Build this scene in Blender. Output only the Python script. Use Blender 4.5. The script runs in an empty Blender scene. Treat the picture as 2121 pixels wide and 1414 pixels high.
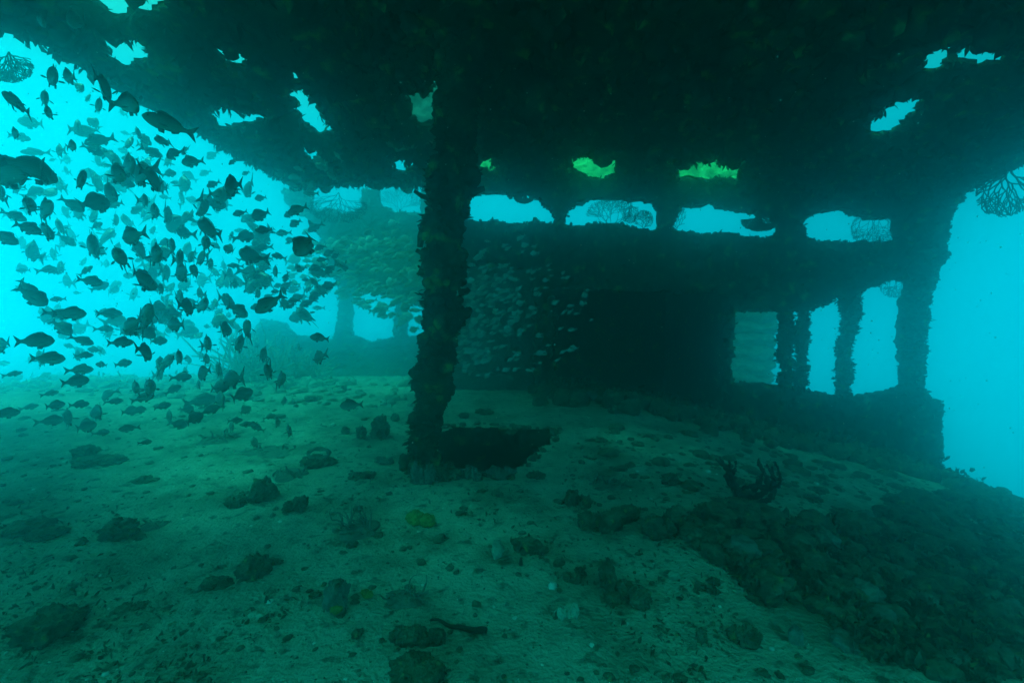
import bpy, math, random
import numpy as np
from mathutils import Vector, Matrix

R = math.radians
random.seed(7)
rng = np.random.default_rng(7)
scene = bpy.context.scene
col = scene.collection

# ------------------------------------------------------------------ camera
CAM = np.array([0.0, 0.0, 0.92])
PITCH = R(4.06)
F = 942.7                                   # focal length in pixels of the 2121-wide photograph
cam_data = bpy.data.cameras.new("camera")
cam_data.lens = 16.0
cam_data.sensor_width = 36.0
cam_data.clip_start = 0.05
cam_data.clip_end = 400.0
cam = bpy.data.objects.new("camera", cam_data)
col.objects.link(cam)
cam.location = CAM
cam.rotation_euler = (R(90) - PITCH, 0, 0)
scene.camera = cam

# ------------------------------------------------------------------ render settings / exposure
scene.render.engine = "CYCLES"
scene.view_settings.view_transform = "Standard"
scene.view_settings.look = "None"
scene.view_settings.exposure = 1.78
scene.view_settings.gamma = 1.0
scene.cycles.max_bounces = 12
scene.cycles.diffuse_bounces = 3
scene.cycles.glossy_bounces = 1
scene.cycles.transparent_max_bounces = 4
scene.cycles.volume_bounces = 8
scene.cycles.use_denoising = True
scene.cycles.sample_clamp_indirect = 4.0
scene.cycles.sample_clamp_direct = 0.0

# ------------------------------------------------------------------ water light (world) and sun
SUN_EL, SUN_AZ = R(56), R(-76)              # azimuth from +Y towards +X
world = bpy.data.worlds.new("World")
scene.world = world
world.use_nodes = True
wn, wl = world.node_tree.nodes, world.node_tree.links
wn.clear()
w_out = wn.new("ShaderNodeOutputWorld")
w_bg = wn.new("ShaderNodeBackground")
w_co = wn.new("ShaderNodeTexCoord")
w_map = wn.new("ShaderNodeVectorMath"); w_map.operation = "MULTIPLY_ADD"    # refraction at the surface squeezes the sky upwards
w_map.inputs[1].default_value = (0.16, 0.16, 0.2)
w_map.inputs[2].default_value = (0, 0, 0.8)
w_nrm = wn.new("ShaderNodeVectorMath"); w_nrm.operation = "NORMALIZE"
w_sky = wn.new("ShaderNodeTexSky")
w_sky.sky_type = "NISHITA"
w_sky.sun_disc = False
w_sky.sun_elevation = SUN_EL
w_sky.sun_rotation = SUN_AZ
w_bw = wn.new("ShaderNodeRGBToBW")
w_sep = wn.new("ShaderNodeSeparateXYZ")
w_mr = wn.new("ShaderNodeMapRange")
w_mr.inputs["From Min"].default_value = -1.0
w_mr.inputs["From Max"].default_value = 1.0
w_rmp = wn.new("ShaderNodeValToRGB")        # what the depth of water leaves of that light in each direction
cr = w_rmp.color_ramp
cr.elements[0].position = 0.0; cr.elements[0].color = (0.0, 0.05, 0.06, 1)
cr.elements[1].position = 1.0; cr.elements[1].color = (0.03, 0.80, 0.44, 1)
for p, c in ((0.25, (0.0, 0.30, 0.36, 1)), (0.42, (0.0, 0.72, 0.94, 1)), (0.52, (0.0, 0.77, 1.08, 1)), (0.66, (0.0, 0.74, 0.94, 1)), (0.76, (0.03, 0.62, 0.42, 1))):
    e = cr.elements.new(p); e.color = c
w_mul = wn.new("ShaderNodeMix"); w_mul.data_type = "RGBA"; w_mul.blend_type = "MULTIPLY"
w_mul.inputs["Factor"].default_value = 1.0
wl.new(w_co.outputs["Generated"], w_map.inputs[0])
wl.new(w_map.outputs[0], w_nrm.inputs[0])
wl.new(w_nrm.outputs[0], w_sky.inputs["Vector"])
wl.new(w_sky.outputs[0], w_bw.inputs[0])
wl.new(w_co.outputs["Generated"], w_sep.inputs[0])
wl.new(w_sep.outputs["Z"], w_mr.inputs["Value"])
wl.new(w_mr.outputs[0], w_rmp.inputs[0])
wl.new(w_bw.outputs[0], w_mul.inputs["A"])
wl.new(w_rmp.outputs[0], w_mul.inputs["B"])
wl.new(w_mul.outputs["Result"], w_bg.inputs["Color"])
w_bg.inputs["Strength"].default_value = 0.15
wl.new(w_bg.outputs[0], w_out.inputs["Surface"])

sun_data = bpy.data.lights.new("sun", "SUN")
sun_data.energy = 1.05
sun_data.angle = R(14)                      # spread by the moving surface above
sun_data.color = (0.03, 1.0, 0.66)
sun = bpy.data.objects.new("sun", sun_data)
col.objects.link(sun)
sd = Vector((math.sin(SUN_AZ) * math.cos(SUN_EL), math.cos(SUN_AZ) * math.cos(SUN_EL), math.sin(SUN_EL)))
sun.rotation_euler = (-sd).to_track_quat("-Z", "Y").to_euler()

# ------------------------------------------------------------------ helpers: pixels of the photograph to points
cp, sp = math.cos(PITCH), math.sin(PITCH)


def ray(px, py):
    xc, yc = (px - 1060.5) / F, (707.0 - py) / F
    return np.array([xc, cp + yc * sp, -sp + yc * cp])


def at_y(px, py, Y):
    d = ray(px, py)
    return CAM + d * ((Y - CAM[1]) / d[1])


def poly_y(pts, Y):
    """outline on the upright plane y = Y, as (x, z)"""
    return [tuple(at_y(px, py, Y)[[0, 2]]) for px, py in pts]


# ------------------------------------------------------------------ helpers: noise
def _hash(ix, iy, iz, seed):
    h = (ix.astype(np.int64) * 374761393 + iy.astype(np.int64) * 668265263 + iz.astype(np.int64) * 2147483647 + seed * 974711) & 0xFFFFFFFF
    h = ((h ^ (h >> 13)) * 1274126177) & 0xFFFFFFFF
    h = ((h ^ (h >> 16)) * 2246822519) & 0xFFFFFFFF
    return ((h ^ (h >> 15)) & 0xFFFFFF) / float(0xFFFFFF)


def vnoise(x, y, z, seed=0):
    """value noise, -1..1"""
    x, y, z = np.broadcast_arrays(np.asarray(x, float), np.asarray(y, float), np.asarray(z, float))
    fx, fy, fz = np.floor(x), np.floor(y), np.floor(z)
    tx, ty, tz = x - fx, y - fy, z - fz
    tx, ty, tz = (t * t * (3 - 2 * t) for t in (tx, ty, tz))
    ix, iy, iz = fx.astype(np.int64), fy.astype(np.int64), fz.astype(np.int64)
    out = 0
    for dx in (0, 1):
        for dy in (0, 1):
            for dz in (0, 1):
                w = (tx if dx else 1 - tx) * (ty if dy else 1 - ty) * (tz if dz else 1 - tz)
                out = out + w * _hash(ix + dx, iy + dy, iz + dz, seed)
    return out * 2 - 1


def fbm(x, y, z, seed=0, octaves=4, gain=0.5):
    a, f, s, t = 1.0, 1.0, 0, 0
    for k in range(octaves):
        s = s + a * vnoise(np.asarray(x) * f + 17.3 * k, np.asarray(y) * f - 9.1 * k, np.asarray(z) * f + 4.7 * k, seed + k)
        t += a
        a *= gain
        f *= 2.03
    return s / t


def in_poly(X, Y, poly):
    inside = np.zeros(np.shape(X), bool)
    n = len(poly)
    for i in range(n):
        x0, y0 = poly[i]
        x1, y1 = poly[(i + 1) % n]
        if y0 == y1:
            continue
        c = ((y0 > Y) != (y1 > Y)) & (X < (x1 - x0) * (Y - y0) / (y1 - y0) + x0)
        inside ^= c
    return inside


# ------------------------------------------------------------------ helpers: meshes
class MB:
    """collects vertices and faces (arrays of one face size each) and links them as one object"""

    def __init__(self):
        self.v, self.f, self.m, self.n = [], [], [], 0

    def add(self, verts, faces, mat=0):
        verts = np.asarray(verts, float).reshape(-1, 3)
        faces = np.asarray(faces, int)
        if len(verts) == 0 or len(faces) == 0:
            return
        self.v.append(verts)
        self.f.append(faces + self.n)
        self.m.append(np.full(len(faces), mat))
        self.n += len(verts)

    def mesh(self, name, mats, smooth=True):
        v = np.concatenate(self.v)
        me = bpy.data.meshes.new(name)
        me.vertices.add(len(v))
        me.vertices.foreach_set("co", v.astype(np.float32).ravel())
        sizes = np.concatenate([np.full(len(f), f.shape[1]) for f in self.f])
        loops = np.concatenate([f.ravel() for f in self.f])
        me.loops.add(len(loops))
        me.loops.foreach_set("vertex_index", loops.astype(np.int32))
        me.polygons.add(len(sizes))
        starts = np.concatenate([[0], np.cumsum(sizes)[:-1]])
        me.polygons.foreach_set("loop_start", starts.astype(np.int32))
        me.polygons.foreach_set("loop_total", sizes.astype(np.int32))
        for m in (mats if isinstance(mats, (list, tuple)) else [mats]):
            me.materials.append(m)
        me.polygons.foreach_set("material_index", np.concatenate(self.m).astype(np.int32))
        me.update(calc_edges=True)
        me.validate()
        if smooth:
            me.polygons.foreach_set("use_smooth", np.ones(len(me.polygons), bool))
        return me

    def build(self, name, mats, parent=None, smooth=True, loc=None):
        if loc is not None:
            self.v = [v - np.asarray(loc, float) for v in self.v]
        o = bpy.data.objects.new(name, self.mesh(name, mats, smooth))
        col.objects.link(o)
        if loc is not None:
            o.location = loc
        if parent is not None:
            o.parent = parent
            if loc is None:
                pass
        return o


def tag(o, label=None, cat=None, group=None, kind=None):
    if label:
        o["label"] = label
    if cat:
        o["category"] = cat
    if group:
        o["group"] = group
    if kind:
        o["kind"] = kind
    return o


def plate(mb, us, vs, mask, place, thick, amp, seed, edge=5, mat=0, lump=0.12, back_amp=None, jit=0.45, taper=False, rim_mat=None):
    """a slab with a ragged outline: mask picks the solid nodes of the grid us x vs, place(u, v, w) puts them,
    w running through the thickness; both faces are lumpy and the rim is rounded"""
    U, V = np.meshgrid(us, vs, indexing="ij")
    M = mask(U, V)
    dist = np.zeros(M.shape)
    E = M.copy()
    for k in range(edge):
        dist += E
        P = np.pad(E, 1)
        E = E & P[:-2, 1:-1] & P[2:, 1:-1] & P[1:-1, :-2] & P[1:-1, 2:]
    t = np.clip(dist / edge, 0, 1)
    prof = np.sqrt(np.clip(1 - (1 - t) ** 2, 0, 1)) * 0.85 + 0.15
    if taper:
        prof = 0.10 + 0.90 * t
    du, dv = np.gradient(us)[:, None], np.gradient(vs)[None, :]
    Uj = U + du * jit * vnoise(U * 31, V * 31, 0.5, seed + 50)
    Vj = V + dv * jit * vnoise(U * 31, V * 31, 7.5, seed + 51)
    n1 = fbm(U / lump, V / lump, seed * 1.7, seed, 4, 0.55)
    n2 = fbm(U / lump, V / lump, seed * 1.7 + 40, seed + 9, 3, 0.55)
    ba = amp if back_amp is None else back_amp
    Wf = prof * (thick / 2 + amp * (0.35 + n1) * 1.0)
    Wb = -prof * (thick / 2 + ba * (0.35 + n2) * 1.0)
    A = np.stack(place(Uj, Vj, Wf), -1).reshape(-1, 3)
    B = np.stack(place(Uj, Vj, Wb), -1).reshape(-1, 3)
    nu, nv = M.shape
    idx = np.arange(nu * nv).reshape(nu, nv)
    q = M[:-1, :-1] & M[1:, :-1] & M[1:, 1:] & M[:-1, 1:]
    a, b, c, d = idx[:-1, :-1][q], idx[1:, :-1][q], idx[1:, 1:][q], idx[:-1, 1:][q]
    N = nu * nv
    faces = [np.stack([a, b, c, d], 1), np.stack([d, c, b, a], 1) + N]
    qp = np.pad(q, 1)
    rim = []
    for (di, dj, e) in ((-1, 0, (a, d)), (1, 0, (b, c)), (0, -1, (a, b)), (0, 1, (d, c))):
        nb = qp[1 + di:1 + di + q.shape[0], 1 + dj:1 + dj + q.shape[1]][q]
        k = ~nb
        rim.append(np.stack([e[0][k], e[1][k], e[1][k] + N, e[0][k] + N], 1))
    faces += rim
    F4 = np.concatenate(faces)
    used = np.unique(F4)
    remap = np.full(2 * N, -1)
    remap[used] = np.arange(len(used))
    verts = np.concatenate([A, B])[used]
    mb.add(verts, remap[F4], mat)
    if rim_mat is not None:
        mb.m[-1][len(a):] = rim_mat
    rim_pts = np.concatenate([A[np.unique(np.concatenate([r[:, 0] for r in rim]))]]) if sum(len(r) for r in rim) else np.zeros((0, 3))
    face_pts = A[np.unique(np.stack([a, b, c, d]))] if len(a) else np.zeros((0, 3))
    return rim_pts, face_pts


_ICO = {}


def ico(sub):
    if sub not in _ICO:
        import bmesh
        bm = bmesh.new()
        bmesh.ops.create_icosphere(bm, subdivisions=sub, radius=1.0)
        v = np.array([x.co[:] for x in bm.verts])
        f = np.array([[x.index for x in p.verts] for p in bm.faces])
        bm.free()
        _ICO[sub] = (v, f)
    return _ICO[sub]


def lump(mb, p, size, seed, sub=3, rough=0.35, mat=0, freq=1.6):
    """one knobbly stone or coral head; size = (x, y, z) half extents"""
    v, f = ico(sub)
    r = 1 + rough * fbm(v[:, 0] * freq + seed * 3.1, v[:, 1] * freq, v[:, 2] * freq, seed, 4, 0.6)
    w = v * r[:, None] * np.asarray(size)
    a = seed * 1.3
    c, s = math.cos(a), math.sin(a)
    w = w @ np.array([[c, s, 0], [-s, c, 0], [0, 0, 1]])
    mb.add(w + np.asarray(p), f, mat)


def leaves(mb, pts, nrm, length, width, spread=0.8, droop=0.0, mat=0):
    """small pointed fronds standing on pts along nrm"""
    n = len(pts)
    if n == 0:
        return
    d = np.asarray(nrm, float) + spread * rng.normal(size=(n, 3))
    d /= np.linalg.norm(d, axis=1)[:, None] + 1e-9
    s = np.cross(d, rng.normal(size=(n, 3)))
    s /= np.linalg.norm(s, axis=1)[:, None] + 1e-9
    k = np.cross(d, s)
    l = length * rng.uniform(0.4, 1.3, n)[:, None]
    w = width * rng.uniform(0.5, 1.4, n)[:, None]
    p = np.asarray(pts) - d * l * 0.15
    m = p + d * l * 0.55 + k * w * 0.3
    tip = p + d * l + np.array([0, 0, -droop]) * l
    V = np.stack([p - s * w * 0.25, p + s * w * 0.25, m + s * w * 0.5, tip, m - s * w * 0.5], 1).reshape(-1, 3)
    b = np.arange(n)[:, None] * 5
    mb.add(V, np.concatenate([b + np.array([0, 1, 2, 4])]), mat)
    mb.add(np.zeros((0, 3)), np.zeros((0, 3), int), mat)
    mb.f.append((b + np.array([4, 2, 3])) + mb.n - len(V))
    mb.m.append(np.full(n, mat))


def knobs(mb, pts, rmin, rmax, seed, sub=1, mat=0):
    """many small knobs of growth"""
    v, f = ico(sub)
    for i, p in enumerate(pts):
        r = rng.uniform(rmin, rmax)
        q = v * (1 + 0.35 * vnoise(v[:, 0] * 2 + i, v[:, 1] * 2, v[:, 2] * 2, seed))[:, None] * r * rng.uniform(0.6, 1.3, 3)
        mb.add(q + p, f, mat)


def tube(mb, pts, radii, sides=6, mat=0, cap=True):
    """a bent rod through pts with a radius at each"""
    pts = np.asarray(pts, float)
    n = len(pts)
    t = np.gradient(pts, axis=0)
    t /= np.linalg.norm(t, axis=1)[:, None] + 1e-12
    ref = np.array([0.31, 0.22, 0.92]) if abs(t[0] @ np.array([0.31, 0.22, 0.92])) < 0.9 else np.array([1.0, 0, 0])
    a = np.cross(t, ref)
    a /= np.linalg.norm(a, axis=1)[:, None] + 1e-12
    b = np.cross(t, a)
    th = np.arange(sides) * 2 * math.pi / sides
    r = np.broadcast_to(np.asarray(radii, float), (n,))[:, None, None]
    V = pts[:, None] + r * (np.cos(th)[None, :, None] * a[:, None] + np.sin(th)[None, :, None] * b[:, None])
    V = V.reshape(-1, 3)
    i = np.arange(n - 1)[:, None] * sides
    j = np.arange(sides)[None]
    k = (j + 1) % sides
    q = np.stack([i + j, i + k, i + k + sides, i + j + sides], -1).reshape(-1, 4)
    mb.add(V, q, mat)
    if cap:
        base = mb.n - len(V)
        mb.f.append(np.arange(sides)[None, ::-1] + base)
        mb.m.append(np.array([mat]))
        mb.f.append(np.arange(sides)[None] + base + (n - 1) * sides)
        mb.m.append(np.array([mat]))


def column(mb, path, radii, seed, sides=40, step=0.02, amp=0.05, mat=0, freq=9.0):
    """an upright post buried in growth: path points (x, y, z) with radii, lumpy all round"""
    path = np.asarray(path, float)
    L = np.concatenate([[0], np.cumsum(np.linalg.norm(np.diff(path, axis=0), axis=1))])
    s = np.linspace(0, L[-1], max(8, int(L[-1] / step)))
    P = np.stack([np.interp(s, L, path[:, k]) for k in range(3)], 1)
    rad = np.interp(s, L, radii)
    th = np.arange(sides) * 2 * math.pi / sides
    C, S = np.cos(th)[None], np.sin(th)[None]
    X, Y, Z = P[:, 0:1] + C * rad[:, None], P[:, 1:2] + S * rad[:, None], P[:, 2:3] + 0 * C
    n = fbm(X * freq, Y * freq, Z * freq, seed, 5, 0.6)
    r = rad[:, None] + amp * n * 1.9
    r = np.maximum(r, rad[:, None] * 0.35)
    V = np.stack([P[:, 0:1] + C * r, P[:, 1:2] + S * r, Z + 0.4 * amp * vnoise(X * 15, Y * 15, Z * 15, seed + 5)], -1).reshape(-1, 3)
    n_ = len(s)
    i = np.arange(n_ - 1)[:, None] * sides
    j = np.arange(sides)[None]
    k = (j + 1) % sides
    mb.add(V, np.stack([i + j, i + k, i + k + sides, i + j + sides], -1).reshape(-1, 4), mat)
    base = mb.n - len(V)
    mb.f.append(np.arange(sides)[None, ::-1] + base); mb.m.append(np.array([mat]))
    mb.f.append(np.arange(sides)[None] + base + (n_ - 1) * sides); mb.m.append(np.array([mat]))
    nr = np.broadcast_to(np.stack([C + 0 * r, S + 0 * r, 0 * r], -1), (n_, sides, 3)).reshape(-1, 3)
    return V, nr


# ------------------------------------------------------------------ materials
def mat_noise(name, stops, scale=6.0, detail=8.0, rough=0.9, bump=0.4, bump_scale=40.0, second=None, warp=0.0, silt=None):
    m = bpy.data.materials.new(name)
    m.use_nodes = True
    n, l = m.node_tree.nodes, m.node_tree.links
    b = n["Principled BSDF"]
    b.inputs["Roughness"].default_value = rough
    b.inputs["Specular IOR Level"].default_value = 0.15
    tc = n.new("ShaderNodeTexCoord")
    geo = n.new("ShaderNodeNewGeometry")
    t = n.new("ShaderNodeTexNoise")
    t.inputs["Scale"].default_value = scale
    t.inputs["Detail"].default_value = detail
    t.inputs["Roughness"].default_value = 0.62
    t.inputs["Distortion"].default_value = warp
    l.new(geo.outputs["Position"], t.inputs["Vector"])
    r = n.new("ShaderNodeValToRGB")
    e = r.color_ramp.elements
    e[0].position, e[0].color = stops[0][0], (*stops[0][1], 1)
    e[1].position, e[1].color = stops[-1][0], (*stops[-1][1], 1)
    for p, c in stops[1:-1]:
        q = e.new(p); q.color = (*c, 1)
    l.new(t.outputs["Fac"], r.inputs[0])
    last = r.outputs[0]
    if second:                               # sprinkled specks or patches of another colour
        sc, lo, hi, c2 = second
        t2 = n.new("ShaderNodeTexNoise")
        t2.inputs["Scale"].default_value = sc
        t2.inputs["Detail"].default_value = 4.0
        l.new(geo.outputs["Position"], t2.inputs["Vector"])
        mr = n.new("ShaderNodeMapRange")
        mr.inputs["From Min"].default_value = lo
        mr.inputs["From Max"].default_value = hi
        l.new(t2.outputs["Fac"], mr.inputs["Value"])
        mx = n.new("ShaderNodeMix"); mx.data_type = "RGBA"
        l.new(mr.outputs[0], mx.inputs["Factor"])
        l.new(last, mx.inputs["A"])
        mx.inputs["B"].default_value = (*c2, 1)
        last = mx.outputs["Result"]
    if silt:                                 # fine sand settled on whatever faces up
        sx = n.new("ShaderNodeSeparateXYZ")
        l.new(geo.outputs["Normal"], sx.inputs[0])
        ad = n.new("ShaderNodeMath"); ad.operation = "MULTIPLY_ADD"
        ad.inputs[1].default_value = 0.9
        l.new(t.outputs["Fac"], ad.inputs[0])
        l.new(sx.outputs["Z"], ad.inputs[2])
        mr2 = n.new("ShaderNodeMapRange")
        mr2.inputs["From Min"].default_value = 1.05
        mr2.inputs["From Max"].default_value = 1.5
        mr2.inputs["To Max"].default_value = 0.4
        l.new(ad.outputs[0], mr2.inputs["Value"])
        mx2 = n.new("ShaderNodeMix"); mx2.data_type = "RGBA"
        l.new(mr2.outputs[0], mx2.inputs["Factor"])
        l.new(last, mx2.inputs["A"])
        mx2.inputs["B"].default_value = (*silt, 1)
        last = mx2.outputs["Result"]
    l.new(last, b.inputs["Base Color"])
    if bump:
        t3 = n.new("ShaderNodeTexNoise")
        t3.inputs["Scale"].default_value = bump_scale
        t3.inputs["Detail"].default_value = 6.0
        l.new(geo.outputs["Position"], t3.inputs["Vector"])
        bp = n.new("ShaderNodeBump")
        bp.inputs["Strength"].default_value = bump
        bp.inputs["Distance"].default_value = 0.02
        l.new(t3.outputs["Fac"], bp.inputs["Height"])
        l.new(bp.outputs[0], b.inputs["Normal"])
    return m


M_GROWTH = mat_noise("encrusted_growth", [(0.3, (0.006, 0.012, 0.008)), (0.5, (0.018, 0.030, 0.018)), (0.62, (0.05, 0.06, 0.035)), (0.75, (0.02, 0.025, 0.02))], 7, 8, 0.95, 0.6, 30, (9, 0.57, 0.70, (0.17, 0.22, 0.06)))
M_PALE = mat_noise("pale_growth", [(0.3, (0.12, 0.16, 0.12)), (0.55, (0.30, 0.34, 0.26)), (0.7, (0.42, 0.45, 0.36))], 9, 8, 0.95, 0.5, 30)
M_ALGAE = mat_noise("bright_algae", [(0.32, (0.10, 0.30, 0.10)), (0.47, (0.28, 0.70, 0.24)), (0.7, (0.45, 0.85, 0.36))], 16, 8, 0.95, 0.5, 40)
M_SAND = mat_noise("sand", [(0.28, (0.09, 0.11, 0.075)), (0.42, (0.215, 0.24, 0.18)), (0.55, (0.355, 0.385, 0.30)), (0.68, (0.28, 0.305, 0.24)), (0.8, (0.13, 0.15, 0.10))], 2.6, 14, 0.95, 1.0, 70, (20, 0.56, 0.70, (0.07, 0.085, 0.055)))
M_ROCK = mat_noise("rubble_stone", [(0.3, (0.02, 0.03, 0.02)), (0.5, (0.06, 0.075, 0.05)), (0.65, (0.12, 0.13, 0.09)), (0.78, (0.22, 0.22, 0.17))], 22, 8, 0.95, 0.9, 60, (30, 0.62, 0.70, (0.20, 0.20, 0.07)), silt=(0.17, 0.19, 0.12))
M_SHELL = mat_noise("pale_shell", [(0.3, (0.35, 0.37, 0.32)), (0.6, (0.62, 0.64, 0.58))], 40, 4, 0.7, 0.3, 80)
M_SPONGE = mat_noise("yellow_sponge", [(0.3, (0.10, 0.10, 0.02)), (0.6, (0.23, 0.22, 0.05))], 40, 5, 0.9, 0.6, 90)
M_FAN = mat_noise("sea_fan_skeleton", [(0.35, (0.03, 0.035, 0.03)), (0.65, (0.09, 0.09, 0.08))], 20, 4, 0.9, 0.0)
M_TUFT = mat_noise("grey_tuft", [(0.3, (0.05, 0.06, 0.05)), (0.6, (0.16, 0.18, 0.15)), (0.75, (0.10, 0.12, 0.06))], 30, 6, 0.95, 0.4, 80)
M_DARK = mat_noise("dark_twig", [(0.35, (0.012, 0.015, 0.012)), (0.65, (0.04, 0.045, 0.035))], 30, 4, 0.9, 0.0)


# ------------------------------------------------------------------ heights of deck and overhead deck
def deck_z(x, y):
    x = np.asarray(x, float); y = np.asarray(y, float)
    k = np.clip(x - 0.8, 0, None)
    z = -0.25 * k * k / (k + 0.35)
    z = z - 0.117 * np.clip(y - 4.9, 0, None)
    z = z - 0.35 * np.clip(x - 4.55, 0, None) ** 1.2 * 2
    return z


def deck_top(x, y):
    return deck_z(x, y) + 0.030 * fbm(np.asarray(x) * 1.3, np.asarray(y) * 1.3, 0.3, 3, 3) + 0.018 * fbm(np.asarray(x) * 5, np.asarray(y) * 5, 1.3, 4, 4, 0.6) + 0.006 * vnoise(np.asarray(x) * 24, np.asarray(y) * 24, 2.3, 5)


def on_deck_many(px, py):
    px, py = np.asarray(px, float), np.asarray(py, float)
    xc, yc = (px - 1060.5) / F, (707.0 - py) / F
    d = np.stack([xc, cp + yc * sp, -sp + yc * cp], -1)
    t = np.full(px.shape, 1.0)
    for i in range(48):
        p = CAM + d * t[..., None]
        h = p[..., 2] - (deck_z(p[..., 0], p[..., 1]) if i < 38 else deck_top(p[..., 0], p[..., 1]))
        t = t + h / (np.abs(d[..., 2]) + 0.25)
    return CAM + d * t[..., None]


def on_deck(px, py):
    return on_deck_many(np.array([px]), np.array([py]))[0]


def over_z(x):
    return 2.40 - 0.065 * np.clip(x, 0, None)


def on_over(px, py, off=-0.05):
    d = ray(px, py)
    t = 1.0
    for _ in range(30):
        p = CAM + d * t
        t = (float(over_z(p[0])) + off - CAM[2]) / d[2]
    return CAM + d * t


# ------------------------------------------------------------------ the deck, with the hole by the pillar
hole_px = [(900, 893), (940, 886), (1010, 884), (1080, 889), (1142, 893), (1138, 915), (1112, 935), (1084, 955), (1050, 984), (1000, 974), (955, 966), (905, 962)]
hole = [tuple(on_deck(*p)[:2]) for p in hole_px]


def floor_mask(U, V):
    w1, w2 = 0.15 * fbm(U * 8, V * 8, 3, 21, 4, 0.65), 0.15 * fbm(U * 8, V * 8, 8, 22, 4, 0.65)
    far = 6.75 + 0.35 * fbm(U * 1.2, U * 0, 4, 23, 3)
    far = np.where(U > -8.5, 11.5, far + 0.9)
    return ~in_poly(U + w1 * 0.6, V + w2 * 0.6, hole) & (V < far) & (U < 5.15 + 0.25 * fbm(V * 2, V * 0, 5, 24, 3))


def axis(segs):
    out = [segs[0][0]]
    for a, b, st in segs:
        out += list(np.linspace(a, b, max(2, int(round((b - a) / st)) + 1))[1:])
    return np.array(out)


mb = MB()
plate(mb, axis([(-10, -4, 0.12), (-4, -1.8, 0.045), (-1.8, 2.4, 0.022), (2.4, 5.6, 0.045)]), axis([(-2.5, 0.7, 0.2), (0.7, 4.2, 0.022), (4.2, 6.5, 0.05), (6.5, 11.7, 0.1)]),
      floor_mask, lambda u, v, w: (u, v, np.where(w > 0, deck_top(u, v), deck_z(u, v) - 0.14 + w * 0.2)), 0.05, 0.0, 31, edge=2, jit=0.2, rim_mat=1)  # hole rim and underside take the dark growth colour as painted shade
tag(mb.build("deck_floor", [M_SAND, M_GROWTH]), kind="structure")

# the dark hold below the hole
hx = np.array(hole)
cx, cy = hx.mean(0)
mb = MB()
x0, x1, y0, y1, z0, z1 = cx - 1.1, cx + 1.1, cy - 1.0, cy + 1.2, -1.7, -0.35
z1 = -0.08
c = np.array([[x0, y0, z0], [x1, y0, z0], [x1, y1, z0], [x0, y1, z0], [x0, y0, z1], [x1, y0, z1], [x1, y1, z1], [x0, y1, z1]])
mb.add(c, [[0, 1, 2, 3], [0, 4, 5, 1], [1, 5, 6, 2], [2, 6, 7, 3], [3, 7, 4, 0]])
tag(mb.build("hold_walls", M_GROWTH, smooth=False), kind="structure")

# ------------------------------------------------------------------ the overhead deck with its rust holes
over_holes_px = [
    [(135, -40), (240, -40), (238, 5), (246, 40), (240, 62), (222, 50), (196, 32), (160, 8)],
    [(272, -5), (285, 5), (300, 22), (316, 38), (306, 50), (276, 52), (284, 36), (296, 30)],
    [(252, 30), (266, 28), (264, 44), (252, 44)],
    [(232, 122), (262, 128), (290, 120), (286, 138), (262, 160), (236, 146)],
    [(462, 143), (474, 141), (492, 155), (484, 160)],
    [(610, 222), (628, 212), (636, 240), (652, 262), (672, 270), (668, 298), (640, 280), (622, 250)],
    [(455, 258), (480, 248), (500, 262), (530, 262), (524, 276), (480, 280), (456, 278)],
    [(625, 325), (645, 330), (664, 346), (668, 356), (650, 350)],
    [(812, 340), (828, 346), (846, 356), (838, 371), (822, 362)],
    [(845, 214), (862, 226), (880, 222), (905, 214), (912, 258), (892, 280), (868, 262), (850, 244)],
    [(990, 342), (1006, 344), (1022, 366), (1010, 374), (994, 358)],
    [(1184, 344), (1206, 348), (1232, 348), (1270, 352), (1266, 376), (1240, 385), (1216, 384), (1196, 366)],
    [(1408, 360), (1440, 362), (1470, 360), (1524, 362), (1520, 390), (1490, 394), (1460, 396), (1424, 398), (1410, 394)],
    [(1795, 294), (1836, 254), (1868, 236), (1886, 242), (1876, 262), (1842, 296), (1806, 300)],
    [(1904, 176), (1930, 152), (1952, 148), (1944, 174)],
    [(1970, 148), (2000, 136), (2040, 146), (2080, 134), (2078, 158), (2040, 160), (2004, 162), (1972, 160)],
]
over_holes = []
for h in over_holes_px:
    q = np.array([on_over(*p)[:2] for p in h])
    c = q.mean(0)
    over_holes.append([tuple(c + (x - c) * 1.0 + np.sign(x - c) * 0.022) for x in q])
R_EDGE = [(3.6, -1.2), (3.75, 2.4), (4.05, 3.55), (4.5, 4.4), (4.95, 5.2), (5.0, 5.5)]


def over_mask(U, V):
    n1, n2 = fbm(U * 8, V * 8, 1, 61, 4, 0.6), fbm(U * 8, V * 8, 6, 62, 4, 0.6)
    right = np.interp(V, [p[1] for p in R_EDGE], [p[0] for p in R_EDGE])
    far = np.where(U < -0.55, 5.70, 5.38)
    shade_wing = (U < -1.18 * V - 0.15 + 0.1 * n1) & (V < 4.2) & (U > -6.5)  # unseen widening of the deck, added to shade the near sand
    m = ((U > -2.74 + 0.07 * n1) | shade_wing) & (U < right + 0.10 * n2) & (V < far + 0.05 * n1) & (V > 0.35 + 0.1 * n2)
    for h in over_holes:
        hx = np.array(h)
        lo, hi = hx.min(0) - 0.3, hx.max(0) + 0.3
        box = (U > lo[0]) & (U < hi[0]) & (V > lo[1]) & (V < hi[1])
        if box.any():
            m &= ~(box & in_poly(U + 0.075 * n1, V + 0.075 * n2, h))
            c = hx.mean(0)
            m &= ~(box & in_poly(U + 0.09 * n1, V + 0.09 * n2, [tuple(c + (x - c) * 1.45) for x in hx]) & (vnoise(U * 17, V * 13, 2.2, 66) > 0.50))
    return m


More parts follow.
